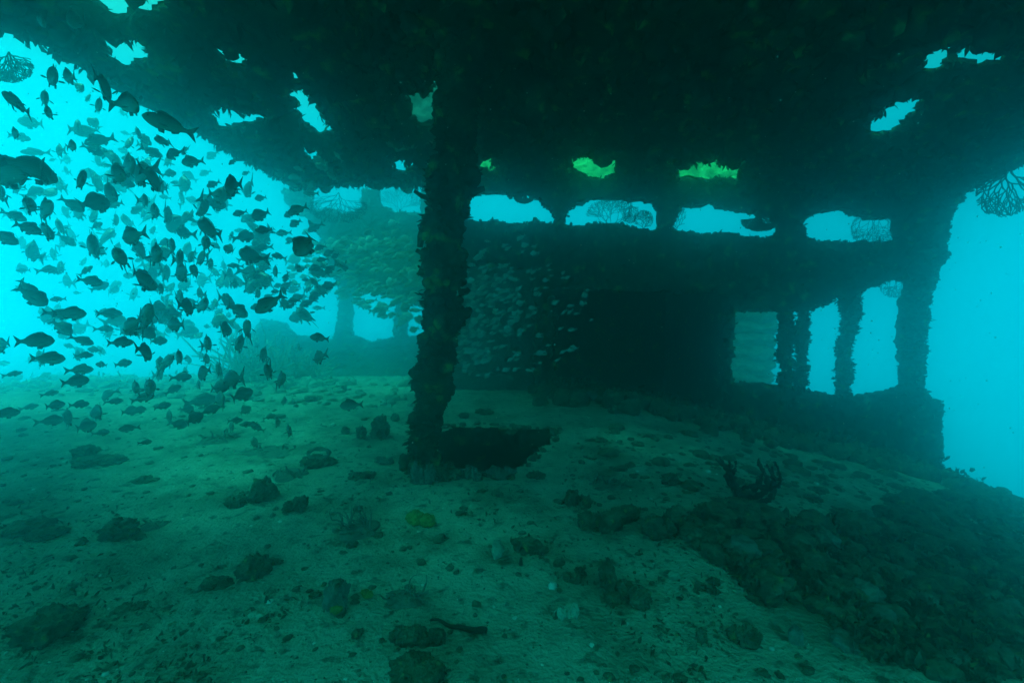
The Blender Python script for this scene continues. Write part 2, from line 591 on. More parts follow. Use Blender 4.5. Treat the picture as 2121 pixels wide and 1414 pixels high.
mb = MB()
rim, fp = plate(mb, axis([(-6.7, -2.95, 0.15), (-2.95, 5.2, 0.024)]), axis([(-0.9, 1.6, 0.1), (1.6, 6.6, 0.024)]), over_mask,
                lambda u, v, w: (u, v, over_z(u) + 0.05 - w), 0.08, 0.085, 71, edge=9, lump=0.16, back_amp=0.02, taper=True)
sel = rim[rng.random(len(rim)) < 0.4]
leaves(mb, sel, np.tile([0, 0, -0.4], (len(sel), 1)), 0.045, 0.02, 0.9)
sel = fp[rng.random(len(fp)) < 0.16]
leaves(mb, sel, np.tile([0, 0, -1.0], (len(sel), 1)), 0.08, 0.035, 0.7)
sel = fp[rng.random(len(fp)) < 0.012] - np.array([0, 0, 0.02])
knobs(mb, sel, 0.02, 0.07, 3, sub=2)
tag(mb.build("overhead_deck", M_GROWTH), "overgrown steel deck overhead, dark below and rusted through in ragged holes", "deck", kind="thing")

# sunlit growth heaped on top of that deck, seen through two of the holes
mb = MB()
plate(mb, axis([(-0.6, 3.6, 0.04)]), axis([(0, 2.1, 0.04)]), lambda U, V: (V < 1.9 + 0.2 * fbm(U * 3, V * 3, 2, 81, 3)) & (U > -0.4) & (U < 3.4),
      lambda u, v, w: (u, 5.45 + 0.72 * v - 0.7 * w, 2.40 + 0.70 * v + 0.7 * w), 0.12, 0.14, 82, lump=0.25)
tag(mb.build("algae_bank", M_ALGAE), "bright green sunlit algae heaped above the overhead deck, seen through its holes", "algae")

# ------------------------------------------------------------------ bulkheads
YA, YB = 5.2, 9.0


def wall(name, Y, outline, openings, label, seed, thick=0.16, res=0.02, parent=None, mat=M_GROWTH, tufts=1.0):
    P = poly_y(outline, Y)
    O = [poly_y(o, Y) for o in openings]
    a = np.array(P)
    us = np.arange(a[:, 0].min() - 0.1, a[:, 0].max() + 0.1, res)
    vs = np.arange(a[:, 1].min() - 0.1, a[:, 1].max() + 0.1, res)

    def mask(U, V):
        n1, n2 = fbm(U * 11, V * 11, 1, seed, 4, 0.6), fbm(U * 11, V * 11, 6, seed + 1, 4, 0.6)
        U2, V2 = U + 0.045 * n1, V + 0.045 * n2
        m = in_poly(U2, V2, P)
        for o in O:
            m &= ~in_poly(U2, V2, o)
        return m

    mb = MB()
    rim, fp = plate(mb, us, vs, mask, lambda u, v, w: (u, Y - w, v), thick, 0.07, seed, edge=4, lump=0.14)
    s = rim[rng.random(len(rim)) < 0.35 * tufts]
    leaves(mb, s, rng.normal(size=(len(s), 3)), 0.045, 0.02, 0.6)
    s = rim[rng.random(len(rim)) < 0.10 * tufts]
    knobs(mb, s, 0.012, 0.04, seed)
    s = fp[rng.random(len(fp)) < 0.06 * tufts]
    leaves(mb, s, np.tile([0, -1.0, 0], (len(s), 1)), 0.05, 0.025, 0.8)
    o = mb.build(name, mat, parent)
    if label:
        tag(o, label, "bulkhead", kind="thing")
    return o


outA = [(950, 372), (1990, 372), (1962, 450), (1948, 540), (1922, 610), (1906, 700), (1902, 800), (1938, 832), (1946, 1000), (1944, 1140), (950, 1140)]
G = [
    [(968, 458), (974, 408), (1000, 400), (1040, 407), (1085, 404), (1112, 416), (1140, 440), (1146, 463), (1110, 456), (1060, 462), (1010, 458)],
    [(1166, 464), (1184, 432), (1230, 413), (1290, 416), (1348, 420), (1362, 440), (1361, 476), (1320, 472), (1290, 464), (1240, 463), (1200, 466)],
    [(1394, 474), (1412, 430), (1470, 428), (1520, 438), (1575, 450), (1614, 460), (1610, 486), (1580, 493), (1540, 490), (1500, 481), (1450, 482), (1410, 480)],
    [(1662, 462), (1690, 440), (1750, 438), (1800, 452), (1850, 450), (1860, 500), (1800, 502), (1740, 501), (1690, 501), (1664, 488)],
    [(900, 562), (1098, 556), (1106, 700), (1100, 1200), (900, 1200)],
    [(1148, 600), (1496, 610), (1500, 700), (1500, 1200), (1150, 1200)],
    [(1516, 648), (1560, 645), (1600, 650), (1675, 642), (1735, 618), (1790, 598), (1850, 580), (1880, 586), (1866, 660), (1872, 800), (1840, 806), (1760, 826), (1700, 812), (1600, 796), (1512, 790)],
]
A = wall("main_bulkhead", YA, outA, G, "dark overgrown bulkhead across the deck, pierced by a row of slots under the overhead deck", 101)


def post(name, px_path, Y, rad_px, seed, parent, label=None, amp=0.04, tuft=0.25):
    pts = [at_y(px, py, Y) for px, py in px_path]
    k = (Y - CAM[1]) / F
    mb = MB()
    V, nr = column(mb, pts[::-1], [r * k for r in rad_px][::-1], seed, 36, 0.018, amp)
    s = rng.random(len(V)) < tuft
    leaves(mb, V[s], nr[s], 0.05, 0.025, 0.7)
    s = rng.random(len(V)) < 0.02
    knobs(mb, V[s], 0.015, 0.045, seed)
    o = mb.build(name, M_GROWTH, parent)
    return o


post("window_post", [(1630, 640), (1626, 700), (1628, 760), (1622, 820)], YA + 0.02, [10, 12, 11, 16], 111, A)
post("window_post", [(1664, 632), (1662, 700), (1658, 760), (1654, 825)], YA + 0.05, [9, 10, 9, 13], 112, A)
post("window_post", [(1758, 600), (1762, 660), (1752, 720), (1748, 780), (1744, 835)], YA + 0.02, [16, 15, 12, 12, 11], 113, A)
o = post("corner_pillar", [(1912, 395), (1908, 470), (1905, 560), (1902, 640), (1896, 720), (1886, 790), (1880, 850)], YA - 0.12, [26, 22, 19, 14, 15, 16, 16], 114, None, amp=0.055)
tag(o, "hazy overgrown corner pillar beside the open blue water, standing on the low bulwark", "pillar", kind="thing")

# dark room behind the middle of that bulkhead
mb = MB()
xr0, xr1 = at_y(1128, 700, YA)[0], at_y(1508, 700, YA)[0]
for (pl, us, vs) in (
    (lambda u, v, w: (u, 7.3 + w, v), axis([(xr0 - 0.1, xr1 + 0.1, 0.1)]), axis([(-0.9, 1.75, 0.1)])),
    (lambda u, v, w: (xr0 - 0.02 + w, u, v), axis([(YA + 0.1, 7.3, 0.1)]), axis([(-0.9, 1.75, 0.1)])),
    (lambda u, v, w: (xr1 + w, u, v), axis([(YA + 0.1, 7.3, 0.1)]), axis([(-0.9, 1.75, 0.1)])),
    (lambda u, v, w: (u, v, 1.74 + w), axis([(xr0 - 0.1, xr1 + 0.1, 0.1)]), axis([(YA + 0.06, 7.4, 0.1)])),
):
    plate(mb, us, vs, lambda U, V: np.ones(U.shape, bool), pl, 0.06, 0.04, 121, edge=2)
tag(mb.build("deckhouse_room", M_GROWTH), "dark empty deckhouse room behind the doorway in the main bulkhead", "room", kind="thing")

# pale ridged wall seen through the first window
mb = MB()
xs0, xs1 = at_y(1490, 700, 8.6)[0], at_y(1606, 700, 8.6)[0]
plate(mb, axis([(xs0, xs1, 0.03)]), axis([(-1.2, 1.9, 0.025)]), lambda U, V: U < xs1 - 0.05 + 0.05 * fbm(U * 6, V * 6, 1, 131, 3),
      lambda u, v, w: (u, 8.6 - w - 0.11 * np.abs(np.sin(v * 13 + 1.2 * vnoise(u * 3, v * 3, 2, 7))) * (w > 0), v), 0.1, 0.05, 132, edge=3)
tag(mb.build("ridged_wall", M_PALE), "pale ridged wall seen through the window opening next to the dark doorway", "wall", kind="thing")

outB = [(590, 392), (900, 392), (900, 470), (1122, 480), (1122, 610), (880, 640), (690, 575), (668, 500), (636, 452), (590, 422)]
GB = [
    [(648, 436), (648, 370), (700, 360), (750, 370), (750, 430), (720, 444), (684, 432)],
    [(786, 404), (788, 370), (876, 370), (872, 442), (820, 438), (792, 424)],
]
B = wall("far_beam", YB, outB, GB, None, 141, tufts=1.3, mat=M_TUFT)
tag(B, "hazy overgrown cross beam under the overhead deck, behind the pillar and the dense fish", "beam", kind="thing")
YC = 11.2
outC = [(470, 900), (486, 735), (515, 695), (545, 660), (590, 668), (612, 692), (690, 702), (702, 640), (700, 580), (710, 540), (920, 540), (920, 900)]
GC = [
    [(732, 612), (760, 590), (820, 592), (816, 698), (770, 706), (732, 692)],
    [(842, 630), (872, 620), (886, 690), (846, 697)],
]
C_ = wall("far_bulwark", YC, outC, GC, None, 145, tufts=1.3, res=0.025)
tag(C_, "pale hazy bulwark with window openings at the far end of the sandy deck", "bulwark", kind="thing")

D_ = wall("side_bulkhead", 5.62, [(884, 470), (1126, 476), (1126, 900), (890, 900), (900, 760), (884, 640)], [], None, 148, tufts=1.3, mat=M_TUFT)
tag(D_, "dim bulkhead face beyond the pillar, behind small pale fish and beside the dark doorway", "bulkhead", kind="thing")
mb = MB()
plate(mb, axis([(-0.5, 0.5, 0.03)]), axis([(-0.45, 0.45, 0.03)]), lambda U, V: (U / 0.46) ** 2 + (V / 0.4) ** 2 < 0.8 + 0.5 * fbm(U * 4, V * 4, 3, 161, 3),
      lambda u, v, w: (at_y(880, 240, 4.2)[0] + u, 4.2 + 0.3 * v - 0.95 * w, at_y(880, 240, 4.2)[2] + 0.95 * v + 0.3 * w), 0.06, 0.06, 162)
tag(mb.build("crust_slab", M_PALE), "dull green crusted slab standing above the hole beside the pillar's top", "slab", kind="thing")

for i, (Y, out, lab) in enumerate([
    (2.95, [(1010, 120), (1170, 120), (1140, 220), (1108, 288), (1086, 262), (1060, 236), (1028, 216)], "ragged crust hanging from the overhead deck on the hole side of the pillar's top"),
    (2.75, [(770, 60), (905, 60), (900, 150), (860, 185), (842, 160), (800, 150)], "ragged crust hanging from the overhead deck on the school's side of the pillar's top"),
    (2.80, [(1320, 30), (1470, 30), (1450, 160), (1412, 232), (1390, 180), (1350, 190)], "long frayed crust hanging from the overhead deck well clear of the pillar"),
    (3.30, [(1580, 90), (1720, 80), (1700, 170), (1640, 205), (1600, 160)], "short frayed crust hanging under the overhead deck over the rubble slope"),
]):
    o = wall("hanging_crust", Y, out, [], None, 170 + 3 * i, thick=0.05, res=0.012, mat=M_GROWTH, tufts=1.6)
    tag(o, lab, "crust", "crusts hanging from the overhead deck", kind="thing")

# ------------------------------------------------------------------ central pillar
def pillar_path(Y):
    px = [(962, 60), (955, 200), (948, 280), (942, 360), (926, 400), (922, 470), (922, 540), (916, 600), (922, 640), (908, 700), (905, 760), (898, 830), (886, 880), (876, 930), (874, 985), (873, 1010)]
    rd = [52, 48, 50, 44, 52, 46, 42, 40, 42, 42, 36, 34, 28, 30, 36, 46]
    return px, rd


ppx, prd = pillar_path(0)
prd = [r * 0.84 for r in prd]
YP = 2.62
base = on_deck(873, 990)
YP = base[1] + 0.12
pts = [at_y(a, b, YP) for a, b in ppx]
k = (YP) / F
mb = MB()
V, nr = column(mb, pts[::-1], [r * k for r in prd][::-1], 151, 72, 0.009, 0.052, freq=9)
s = rng.random(len(V)) < 0.22
leaves(mb, V[s], nr[s], 0.022, 0.012, 1.1)
s = (rng.random(len(V)) < 0.10) & (vnoise(V[:, 0] * 8, V[:, 1] * 8, V[:, 2] * 5, 3) > 0.35)
leaves(mb, V[s], nr[s], 0.06, 0.02, 1.0)
s = rng.random(len(V)) < 0.03
knobs(mb, V[s], 0.010, 0.035, 152, sub=2)
r_ = np.random.default_rng(33)
for i in range(34):                          # separate heads of coral and oyster clumps on it
    q = V[r_.integers(len(V))]
    s_ = r_.uniform(0.018, 0.05)
    lump(mb, q, np.array([1.1, 0.9, r_.uniform(0.5, 1.3)]) * s_, i + 6100, 3, 0.7)
pil = mb.build("pillar", M_GROWTH)
tag(pil, "dark coral-crusted pillar standing in the middle of the deck beside the hole", "pillar", kind="thing")
for pth, r in (([(890, 412), (874, 406), (858, 396)], 5), ([(902, 536), (884, 530), (862, 518)], 6), ([(880, 470), (872, 492), (870, 512)], 8), ([(962, 400), (985, 396), (1004, 390)], 7), ([(950, 606), (966, 604), (972, 598)], 7)):
    mb = MB()
    tube(mb, [at_y(a, b, YP - 0.03) for a, b in pth], [r * k * q for q in (1.2, 1.0, 0.7)], 8)
    o = mb.build("sponge_stub", M_GROWTH, pil)

# ------------------------------------------------------------------ sea fans
def sea_fan(name, px, py, Y, w_px, h_px, up, label, seed, mat=None, dens=1.0, thick=0.0022, yaw=0.0):
    """a flat net of thin branches, growing up or hanging, about w_px wide and h_px high where it stands"""
    r = random.Random(seed)
    k = Y / F
    W, H = w_px * k, h_px * k
    base = at_y(px, py, Y)
    segs = []
    tips = [(0.0, 0.0, 0.0, 1.0)]
    step = H / 11
    pts_used = {}

    def key(x, z):
        return (round(x / (step * 0.55)), round(z / (step * 0.55)))

    for it in range(int(16 * dens)):
        new = []
        for (x, z, a, th) in tips:
            n = 2 if r.random() < 0.55 or it < 2 else 1
            for b in range(n):
                a2 = a + (r.uniform(0.15, 0.75) * (1 if b else -1) if n == 2 else r.uniform(-0.35, 0.35))
                a2 = max(-1.5, min(1.5, a2))
                l = step * r.uniform(0.8, 1.25)
                x2, z2 = x + math.sin(a2) * l, z + math.cos(a2) * l
                if (x2 / (W / 2)) ** 2 + ((z2 - H * 0.5) / (H * 0.55)) ** 2 > 1.05 and it > 2:
                    continue
                kk = key(x2, z2)
                c = pts_used.get(kk, 0)
                segs.append((x, z, x2, z2, th))
                if c < 2:
                    pts_used[kk] = c + 1
                    new.append((x2, z2, a2, max(0.45, th * 0.9)))
        tips = new
    mb = MB()
    cy, sy = math.cos(yaw), math.sin(yaw)
    for (x, z, x2, z2, th) in segs:
        b1, b2 = 0.06 * math.sin(x * 9 + seed), 0.06 * math.sin(x2 * 9 + seed)
        P = [(x * cy, x * sy + b1 * H, z * up), ((x + x2) / 2 * cy + r.uniform(-1, 1) * step * 0.1, (x + x2) / 2 * sy + (b1 + b2) / 2 * H, (z + z2) / 2 * up), (x2 * cy, x2 * sy + b2 * H, z2 * up)]
        tube(mb, P, thick * (0.8 + 1.6 * (th - 0.45)), 4, cap=False)
    o = mb.build(name, mat or M_FAN)
    o.location = base
    tag(o, label, "sea fan", "sea fans on the wreck")
    return o


sea_fan("sea_fan", 700, 398, 5.6, 120, 60, -1, "net-like sea fan hanging in the slot above the far beam's free end", 1, dens=1.2)
sea_fan("sea_fan", 826, 444, 8.95, 90, 50, 1, "fine bushy sea fan standing on the far beam close behind the pillar", 2, dens=1.2)
sea_fan("sea_fan", 1262, 474, 5.15, 96, 58, 1, "fine rounded sea fan standing in the second slot of the main bulkhead", 3, dens=1.3)
sea_fan("sea_fan", 1305, 414, 5.15, 36, 46, -1, "narrow sea fan hanging from the top of the second slot of the main bulkhead", 4)
sea_fan("sea_fan", 1332, 474, 5.15, 40, 36, 1, "small sea fan standing beside the rounded one in the second slot", 5)
sea_fan("sea_fan", 1402, 474, 5.15, 40, 50, 1, "small pale sea fan at the post between the second and third slot", 6)
sea_fan("sea_fan", 1575, 440, 5.1, 80, 36, -1, "drooping branched sea fan hanging at the end of the third slot", 7, M_DARK, thick=0.006)
sea_fan("sea_fan", 1812, 440, 5.1, 100, 66, -1, "wide dense sea fan curtaining the last slot beside the corner pillar", 8, dens=1.4)
sea_fan("sea_fan", 1856, 568, 5.0, 60, 46, -1, "small sea fan hanging in the top of the window beside the corner pillar", 9)
sea_fan("sea_fan", 2085, 340, 4.0, 110, 100, -1, "dark drooping sea fan hanging from the overhead deck against the open blue water", 10, M_DARK, thick=0.006)
sea_fan("sea_fan", 22, 110, 2.75, 90, 56, -1, "dark sea fan hanging from the overhead deck above the schooling fish", 11, M_DARK, dens=1.2, thick=0.003)
sea_fan("sea_fan", 1085, 398, 5.1, 40, 22, -1, "short dark branching fan hanging at the top of the first slot right of the pillar", 12, M_DARK, thick=0.006)

# ------------------------------------------------------------------ coral and debris on the deck
def branch_coral(name, lines, anchor, label, cat, mat=M_DARK, group=None, seed=0, rough=0.25):
    p0 = on_deck(*anchor)
    Y = p0[1]
    k = Y / F
    r = np.random.default_rng(seed)
    mb = MB()
    for pts, rads in lines:
        P = np.array([at_y(a, b, Y) for a, b in pts])
        n = len(P)
        t = np.linspace(0, n - 1, n * 6)
        Q = np.stack([np.interp(t, range(n), P[:, c]) for c in range(3)], 1)
        Q[:, 1] += 0.03 * np.sin(t * 1.3 + len(mb.v)) - 0.02
        Rr = np.interp(t, range(n), rads) * k * (1 + rough * r.normal(size=len(t)))
        Q += r.normal(size=Q.shape) * Rr[:, None] * 0.2
        tube(mb, Q, np.abs(Rr), 7)
    o = mb.build(name, mat, loc=p0)
    tag(o, label, cat, group)
    return o


branch_coral("branching_coral", [
    ([(1546, 1036), (1530, 1026), (1518, 1010), (1508, 985), (1496, 965), (1480, 948)], [7, 7, 6, 5, 4, 2]),
    ([(1520, 1012), (1510, 1000), (1500, 985), (1492, 975)], [5, 5, 4, 3]),
    ([(1512, 990), (1508, 970), (1500, 945)], [5, 4, 2]),
    ([(1510, 985), (1512, 965), (1516, 950)], [5, 4, 2]),
    ([(1503, 975), (1494, 958), (1488, 945)], [4, 3, 2]),
    ([(1524, 1020), (1518, 1000), (1514, 980), (1508, 962)], [6, 6, 5, 3]),
    ([(1546, 1036), (1536, 1028), (1531, 1015), (1535, 1003), (1547, 998), (1560, 1003), (1568, 1012)], [6, 5, 4, 3.5, 3.5, 5, 6]),
    ([(1546, 1036), (1562, 1032), (1570, 1020), (1576, 1005), (1582, 985), (1576, 965), (1572, 950)], [7, 6, 6, 6, 5, 4, 2]),
    ([(1576, 1005), (1568, 995), (1566, 980), (1574, 965)], [5, 4, 3, 2]),
    ([(1560, 1003), (1574, 1004), (1588, 1000), (1600, 985), (1602, 968)], [5, 6, 5, 4, 2]),
    ([(1564, 1032), (1584, 1024), (1600, 1010), (1606, 995), (1622, 992)], [6, 5, 5, 4, 2]),
    ([(1600, 1000), (1610, 985), (1613, 970), (1606, 958), (1598, 955)], [4, 3, 2.5, 2, 1.5]),
    ([(1600, 990), (1596, 975), (1590, 962)], [4, 3, 2]),
], (1548, 1038), "dark branching coral with a round loop, standing alone on the sand beyond the rubble", "coral", seed=3)


def twig_tuft(name, px, py, w, h, n, label, cat, mat, seed, curl=0.5):
    p0 = on_deck(px, py)
    k = p0[1] / F
    r = np.random.default_rng(seed)
    mb = MB()
    for i in range(n):
        a = r.uniform(0, 6.28)
        q = np.zeros(3) + np.array([r.normal() * 0.2 * w * k, r.normal() * 0.1 * w * k, 0])
        d = np.array([math.cos(a) * curl, math.sin(a) * curl * 0.6, r.uniform(0.4, 1.0)])
        P = [q.copy()]
        for s_ in range(6):
            d = d + r.normal(size=3) * 0.35
            d /= np.linalg.norm(d)
            q = q + d * h * k / 5 * r.uniform(0.6, 1.1)
            P.append(np.array([q[0], q[1], max(q[2], 0.004)]))
        tube(mb, P, np.linspace(2.4, 1.2, 7) * k * r.uniform(0.7, 1.3), 5)
    lump(mb, [0, 0, 0.0], np.array([0.42 * w * k, 0.3 * w * k, 0.012]), seed, 3)
    for i in range(n // 2):
        lump(mb, [r.normal() * 0.18 * w * k, r.normal() * 0.12 * w * k, 0.005], np.array([1, 1, 0.6]) * r.uniform(3, 9) * k, seed + i, 2)
    o = mb.build(name, mat)
    o.location = p0
    tag(o, label, cat)
    return o


twig_tuft("coral_tuft", 742, 1098, 120, 50, 26, "grey twiggy coral tuft lying on the sand next to the yellow sponge", "coral tuft", M_TUFT, 1)
twig_tuft("coral_tuft", 835, 1240, 100, 42, 16, "dark twiggy tuft behind pale shell bits in the middle of the near sand", "coral tuft", M_TUFT, 2)
twig_tuft("coral_tuft", 320, 1090, 60, 18, 8, "faint low tuft on the darker sand well away from the pillar", "coral tuft", M_TUFT, 3)
twig_tuft("coral_tuft", 600, 985, 110, 24, 14, "flat grey scrap of weed on the sand before the ringed stone", "coral tuft", M_TUFT, 4)
twig_tuft("coral_tuft", 1262, 1006, 90, 30, 20, "dark tangle of twigs heaped at the far end of the rubble bank", "coral tuft", M_TUFT, 5, 0.9)
twig_tuft("coral_tuft", 452, 910, 110, 22, 14, "wispy tuft low on the sand under the fish school", "coral tuft", M_TUFT, 6, 0.9)
twig_tuft("coral_tuft", 560, 935, 150, 16, 18, "long low scrap of weed on the bright sand beyond the three-lobed clump", "coral tuft", M_TUFT, 7, 1.2)


twig_tuft("coral_bush", 528, 792, 130, 120, 90, "pale bushy coral standing at the free end of the far bulwark", "coral", M_PALE, 21, 0.6)
twig_tuft("coral_bush", 640, 790, 90, 70, 50, "lower pale bushy coral before the middle of the far bulwark", "coral", M_PALE, 22, 0.7)


def stone(name, px, py, w, h, label, cat="stone", mat=M_ROCK, seed=0, lobes=1, rough=0.4, group=None, sub=3, parts=None, fuzz=0.5):
    """a stone standing at the photograph's point (px, py is the middle of its foot), w x h pixels large"""
    p0 = on_deck(px, py)
    k = p0[1] / F
    r = np.random.default_rng(seed + 900)
    mb = MB()
    W, H = w * k, h * k
    if cat == "stone" and w > h:
        H *= 0.85
    for i in range(lobes):
        if lobes == 1:
            q, s_ = np.array([0, 0.3 * W, H * 0.35]), np.array([W * 0.5, W * 0.42, H * 0.68])
        else:
            f_ = r.uniform(0.75, 1.35)
            q = np.array([(i + 0.5) / lobes - 0.5 + r.normal() * 0.06, 0, 0]) * W * 0.9 + np.array([0, 0.2 * W + r.normal() * 0.16 * W, H * r.uniform(0.05, 0.40)])
            s_ = np.array([W / lobes * 0.75, W / lobes * r.uniform(0.6, 0.9), H * r.uniform(0.40, 0.62)]) * f_
        lump(mb, q, s_, seed * 7 + i, sub + 2, rough * 1.25, freq=1.2 + 0.5 * (seed % 3))
        w = mb.v[-1]
        g = fbm(w[:, 0] / (0.16 * H + 0.06 * W), w[:, 1] / (0.16 * H + 0.06 * W), w[:, 2] / (0.16 * H + 0.06 * W), seed + 5, 3, 0.6)
        w += (w - q) * (0.30 * g * rough / 0.4)[:, None]
    if fuzz:
        v = np.concatenate(mb.v)
        s = r.random(len(v)) < 0.05 * fuzz
        leaves(mb, v[s], np.tile([0, 0, 0.6], (s.sum(), 1)), min(W, H) * 0.14, min(W, H) * 0.07, 0.9)
    o = mb.build(name, mat)
    o.location = p0
    tag(o, label, cat, group)
    return o


ST = "stone"
stones = [
    ("stone", 65, 1334, 130, 52, "large dark rounded stone on the shaded near sand, nearest stone to the camera there", 1, 1),
    ("stone", 228, 1117, 74, 36, "dark flat stone on the shaded sand, nearest the big dim stone behind it", 2, 1),
    ("stone", 75, 1104, 110, 36, "dim broad stone half buried in the shaded sand", 3, 2),
    ("stone", 512, 1048, 88, 44, "dark three-lobed coral clump on the open sand", 4, 3),
    ("stone", 606, 1060, 34, 32, "small dark knob of coral right beside the three-lobed clump", 5, 2),
    ("stone", 162, 950, 44, 26, "blurred dark stone on the bright sand, twin of the longer one beside it", 6, 1),
    ("stone", 206, 962, 72, 24, "long low dark stone on the bright sand beside its rounder twin", 7, 2),
    ("stone", 516, 1200, 66, 46, "brown stone with a pale scar on its side, on the near sand", 8, 1),
    ("stone", 446, 1216, 56, 20, "low brown stone lying against the one with the pale scar", 9, 2),
    ("stone", 262, 1270, 54, 14, "thin dark strip of stone flat on the near sand", 10, 2),
    ("stone", 300, 1000, 44, 14, "small flat dark stone on mid sand away from all others", 11, 2),
    ("stone", 1097, 1142, 66, 24, "dark lying stone next to the pale upright one", 12, 2),
    ("stone", 1190, 1202, 50, 22, "small dark crumbly stone short of the pointed clump", 13, 3),
    ("stone", 1262, 1230, 48, 56, "dark pointed clump rising from the near sand", 14, 1),
    ("stone", 1302, 1256, 84, 44, "mottled olive clump with dark hollows at the foot of the pointed one", 15, 3),
    ("stone", 1455, 1330, 24, 26, "small brown upright stone on the bare near sand before the rubble bank", 16, 1),
    ("stone", 1535, 1330, 54, 46, "dark ringed stone at the near end of the rubble bank", 17, 2),
    ("stone", 860, 1352, 120, 46, "dark olive heap of crusted bits nearest the camera in the middle", 18, 4),
    ("stone", 872, 1400, 90, 44, "mottled pale-brown lump just in front of the dark olive heap", 19, 2),
    ("stone", 785, 906, 36, 40, "round stone standing on the sand just before the pillar foot's side", 20, 1),
    ("stone", 714, 898, 18, 14, "tiny dark stone by the round standing one", 21, 1),
    ("stone", 746, 908, 22, 24, "small pointed stone between the tiny one and the round one", 22, 1),
    ("stone", 817, 872, 20, 16, "little stone on the sand farther back than the round one, near the pillar", 23, 1),
    ("stone", 656, 966, 56, 26, "dark stone carrying a ring of coral on top", 24, 2),
    ("stone", 1185, 1046, 36, 34, "dark square-topped stone at the far tip of the rubble bank", 25, 1),
    ("stone", 1212, 1052, 34, 24, "rounder dark stone beside the square-topped one", 26, 1),
    ("stone", 1272, 1092, 130, 48, "broad dark coral block with a tall spike, in the rubble bank", 27, 4),
    ("stone", 1400, 1114, 130, 62, "largest dark knobbly coral head of the rubble bank", 28, 4),
    ("stone", 1392, 1004, 34, 24, "single dark stone on dim sand between the hole and the looped coral", 29, 1),
    ("stone", 1452, 1008, 16, 8, "tiny flat stone beside the looped coral", 30, 1),
    ("stone", 1510, 1078, 110, 48, "dark domed coral at the upper end of the rubble slope", 31, 2),
    ("stone", 1690, 1040, 32, 14, "dark lens-shaped stone on the dim sand beyond the rubble slope", 32, 1),
    ("stone", 1740, 1064, 40, 16, "flat dark stone at the top of the rubble slope with a knob beside it", 33, 2),
    ("stone", 1470, 1222, 60, 20, "grey crumbly stone on the sand before the dark slope", 34, 3),
    ("stone", 1482, 1230, 26, 9, "thin dark stone lying by the grey crumbly one", 35, 1),
    ("stone", 640, 832, 24, 12, "small stone on the far bright sand in front of the far bulwark", 36, 1),
    ("stone", 590, 800, 40, 16, "low hazy heap on the far bright sand at the end of the far bulwark", 37, 3),
    ("stone", 700, 812, 26, 14, "hazy stone on the sunlit far sand", 38, 1),
    ("stone", 1060, 900, 22, 10, "small stone on the rim of the hole, far side", 39, 1),
    ("stone", 960, 866, 22, 12, "dim stone on the sand between the pillar and the deckhouse", 40, 1),
    ("stone", 1000, 858, 30, 14, "dim larger stone on the sand beyond the hole", 41, 2),
]
for i, (nm, px, py, w, h, lab, sd_, lb) in enumerate(stones):
    stone(nm, px, py, w, h, lab, "stone", M_ROCK, sd_, lb, 0.42, "stones and coral lumps on the deck")
stone("yellow_sponge", 872, 1091, 50, 26, "yellow-green sponge mound on the sand beside the grey tuft", "sponge", M_SPONGE, 51, 2, 0.3, fuzz=0)
stone("yellow_sponge", 757, 1231, 26, 13, "tiny yellow sponge on the near sand, right by the upright pale stone", "sponge", M_SPONGE, 52, 2, 0.3, fuzz=0)
o = stone("upright_stone", 694, 1272, 50, 66, "upright pale stone with yellow crust on the near sand", "stone", M_TUFT, 58, 1, 0.5, "stones and coral lumps on the deck", fuzz=0.2)
k_ = o.location[1] / F
mb = MB()
lump(mb, [0.004, 0.1 * 44 * k_, 16 * k_], np.array([20, 16, 9]) * k_, 4, 3, 0.5)
mb.build("yellow_crust", M_SPONGE, o)
mb = MB()
lump(mb, [0.004, 0.3 * 44 * k_, 62 * k_], np.array([13, 13, 10]) * k_, 9, 3, 0.5)
mb.build("dark_cap", M_ROCK, o)
stone("pale_stone", 1030, 1156, 30, 34, "pale rounded upright stone beside the dark lying one", "stone", M_PALE, 54, 1, 0.25, "stones and coral lumps on the deck", fuzz=0.1)
stone("shell_cluster", 1180, 1284, 46, 34, "cluster of pale upright shells with a dark gap, on the near sand", "shells", M_PALE, 55, 3, 0.4, fuzz=0)
stone("pale_shell", 1145, 1220, 20, 12, "single small pale half shell on the near sand", "shell", M_SHELL, 56, 1, 0.2, fuzz=0)
stone("pale_shell", 530, 1278, 28, 14, "small pale broken shell beyond the dark stone strip", "shell", M_PALE, 57, 2, 0.3, fuzz=0)
stone("pale_shell", 1400, 1200, 26, 12, "flat shell with olive rim on the sand before the dark slope", "shell", M_PALE, 58, 1, 0.3, fuzz=0)
stone("dark_peg", 1079, 1172, 8, 18, "thin dark peg of coral sticking up from the sand", "coral", M_DARK, 59, 1, 0.2, fuzz=0)
stone("pale_slab", 1652, 1334, 30, 34, "pale oval slab leaning in the near dark rubble", "slab", M_TUFT, 60, 1, 0.3, fuzz=0)
stone("pale_slab", 1806, 1256, 74, 36, "pale squarish slab lying in the middle of the rubble slope", "slab", M_TUFT, 61, 1, 0.35, fuzz=0)
stone("pale_slab", 1722, 1136, 52, 30, "pale broken plate tilted out of the upper rubble slope", "slab", M_TUFT, 62, 1, 0.35, fuzz=0)

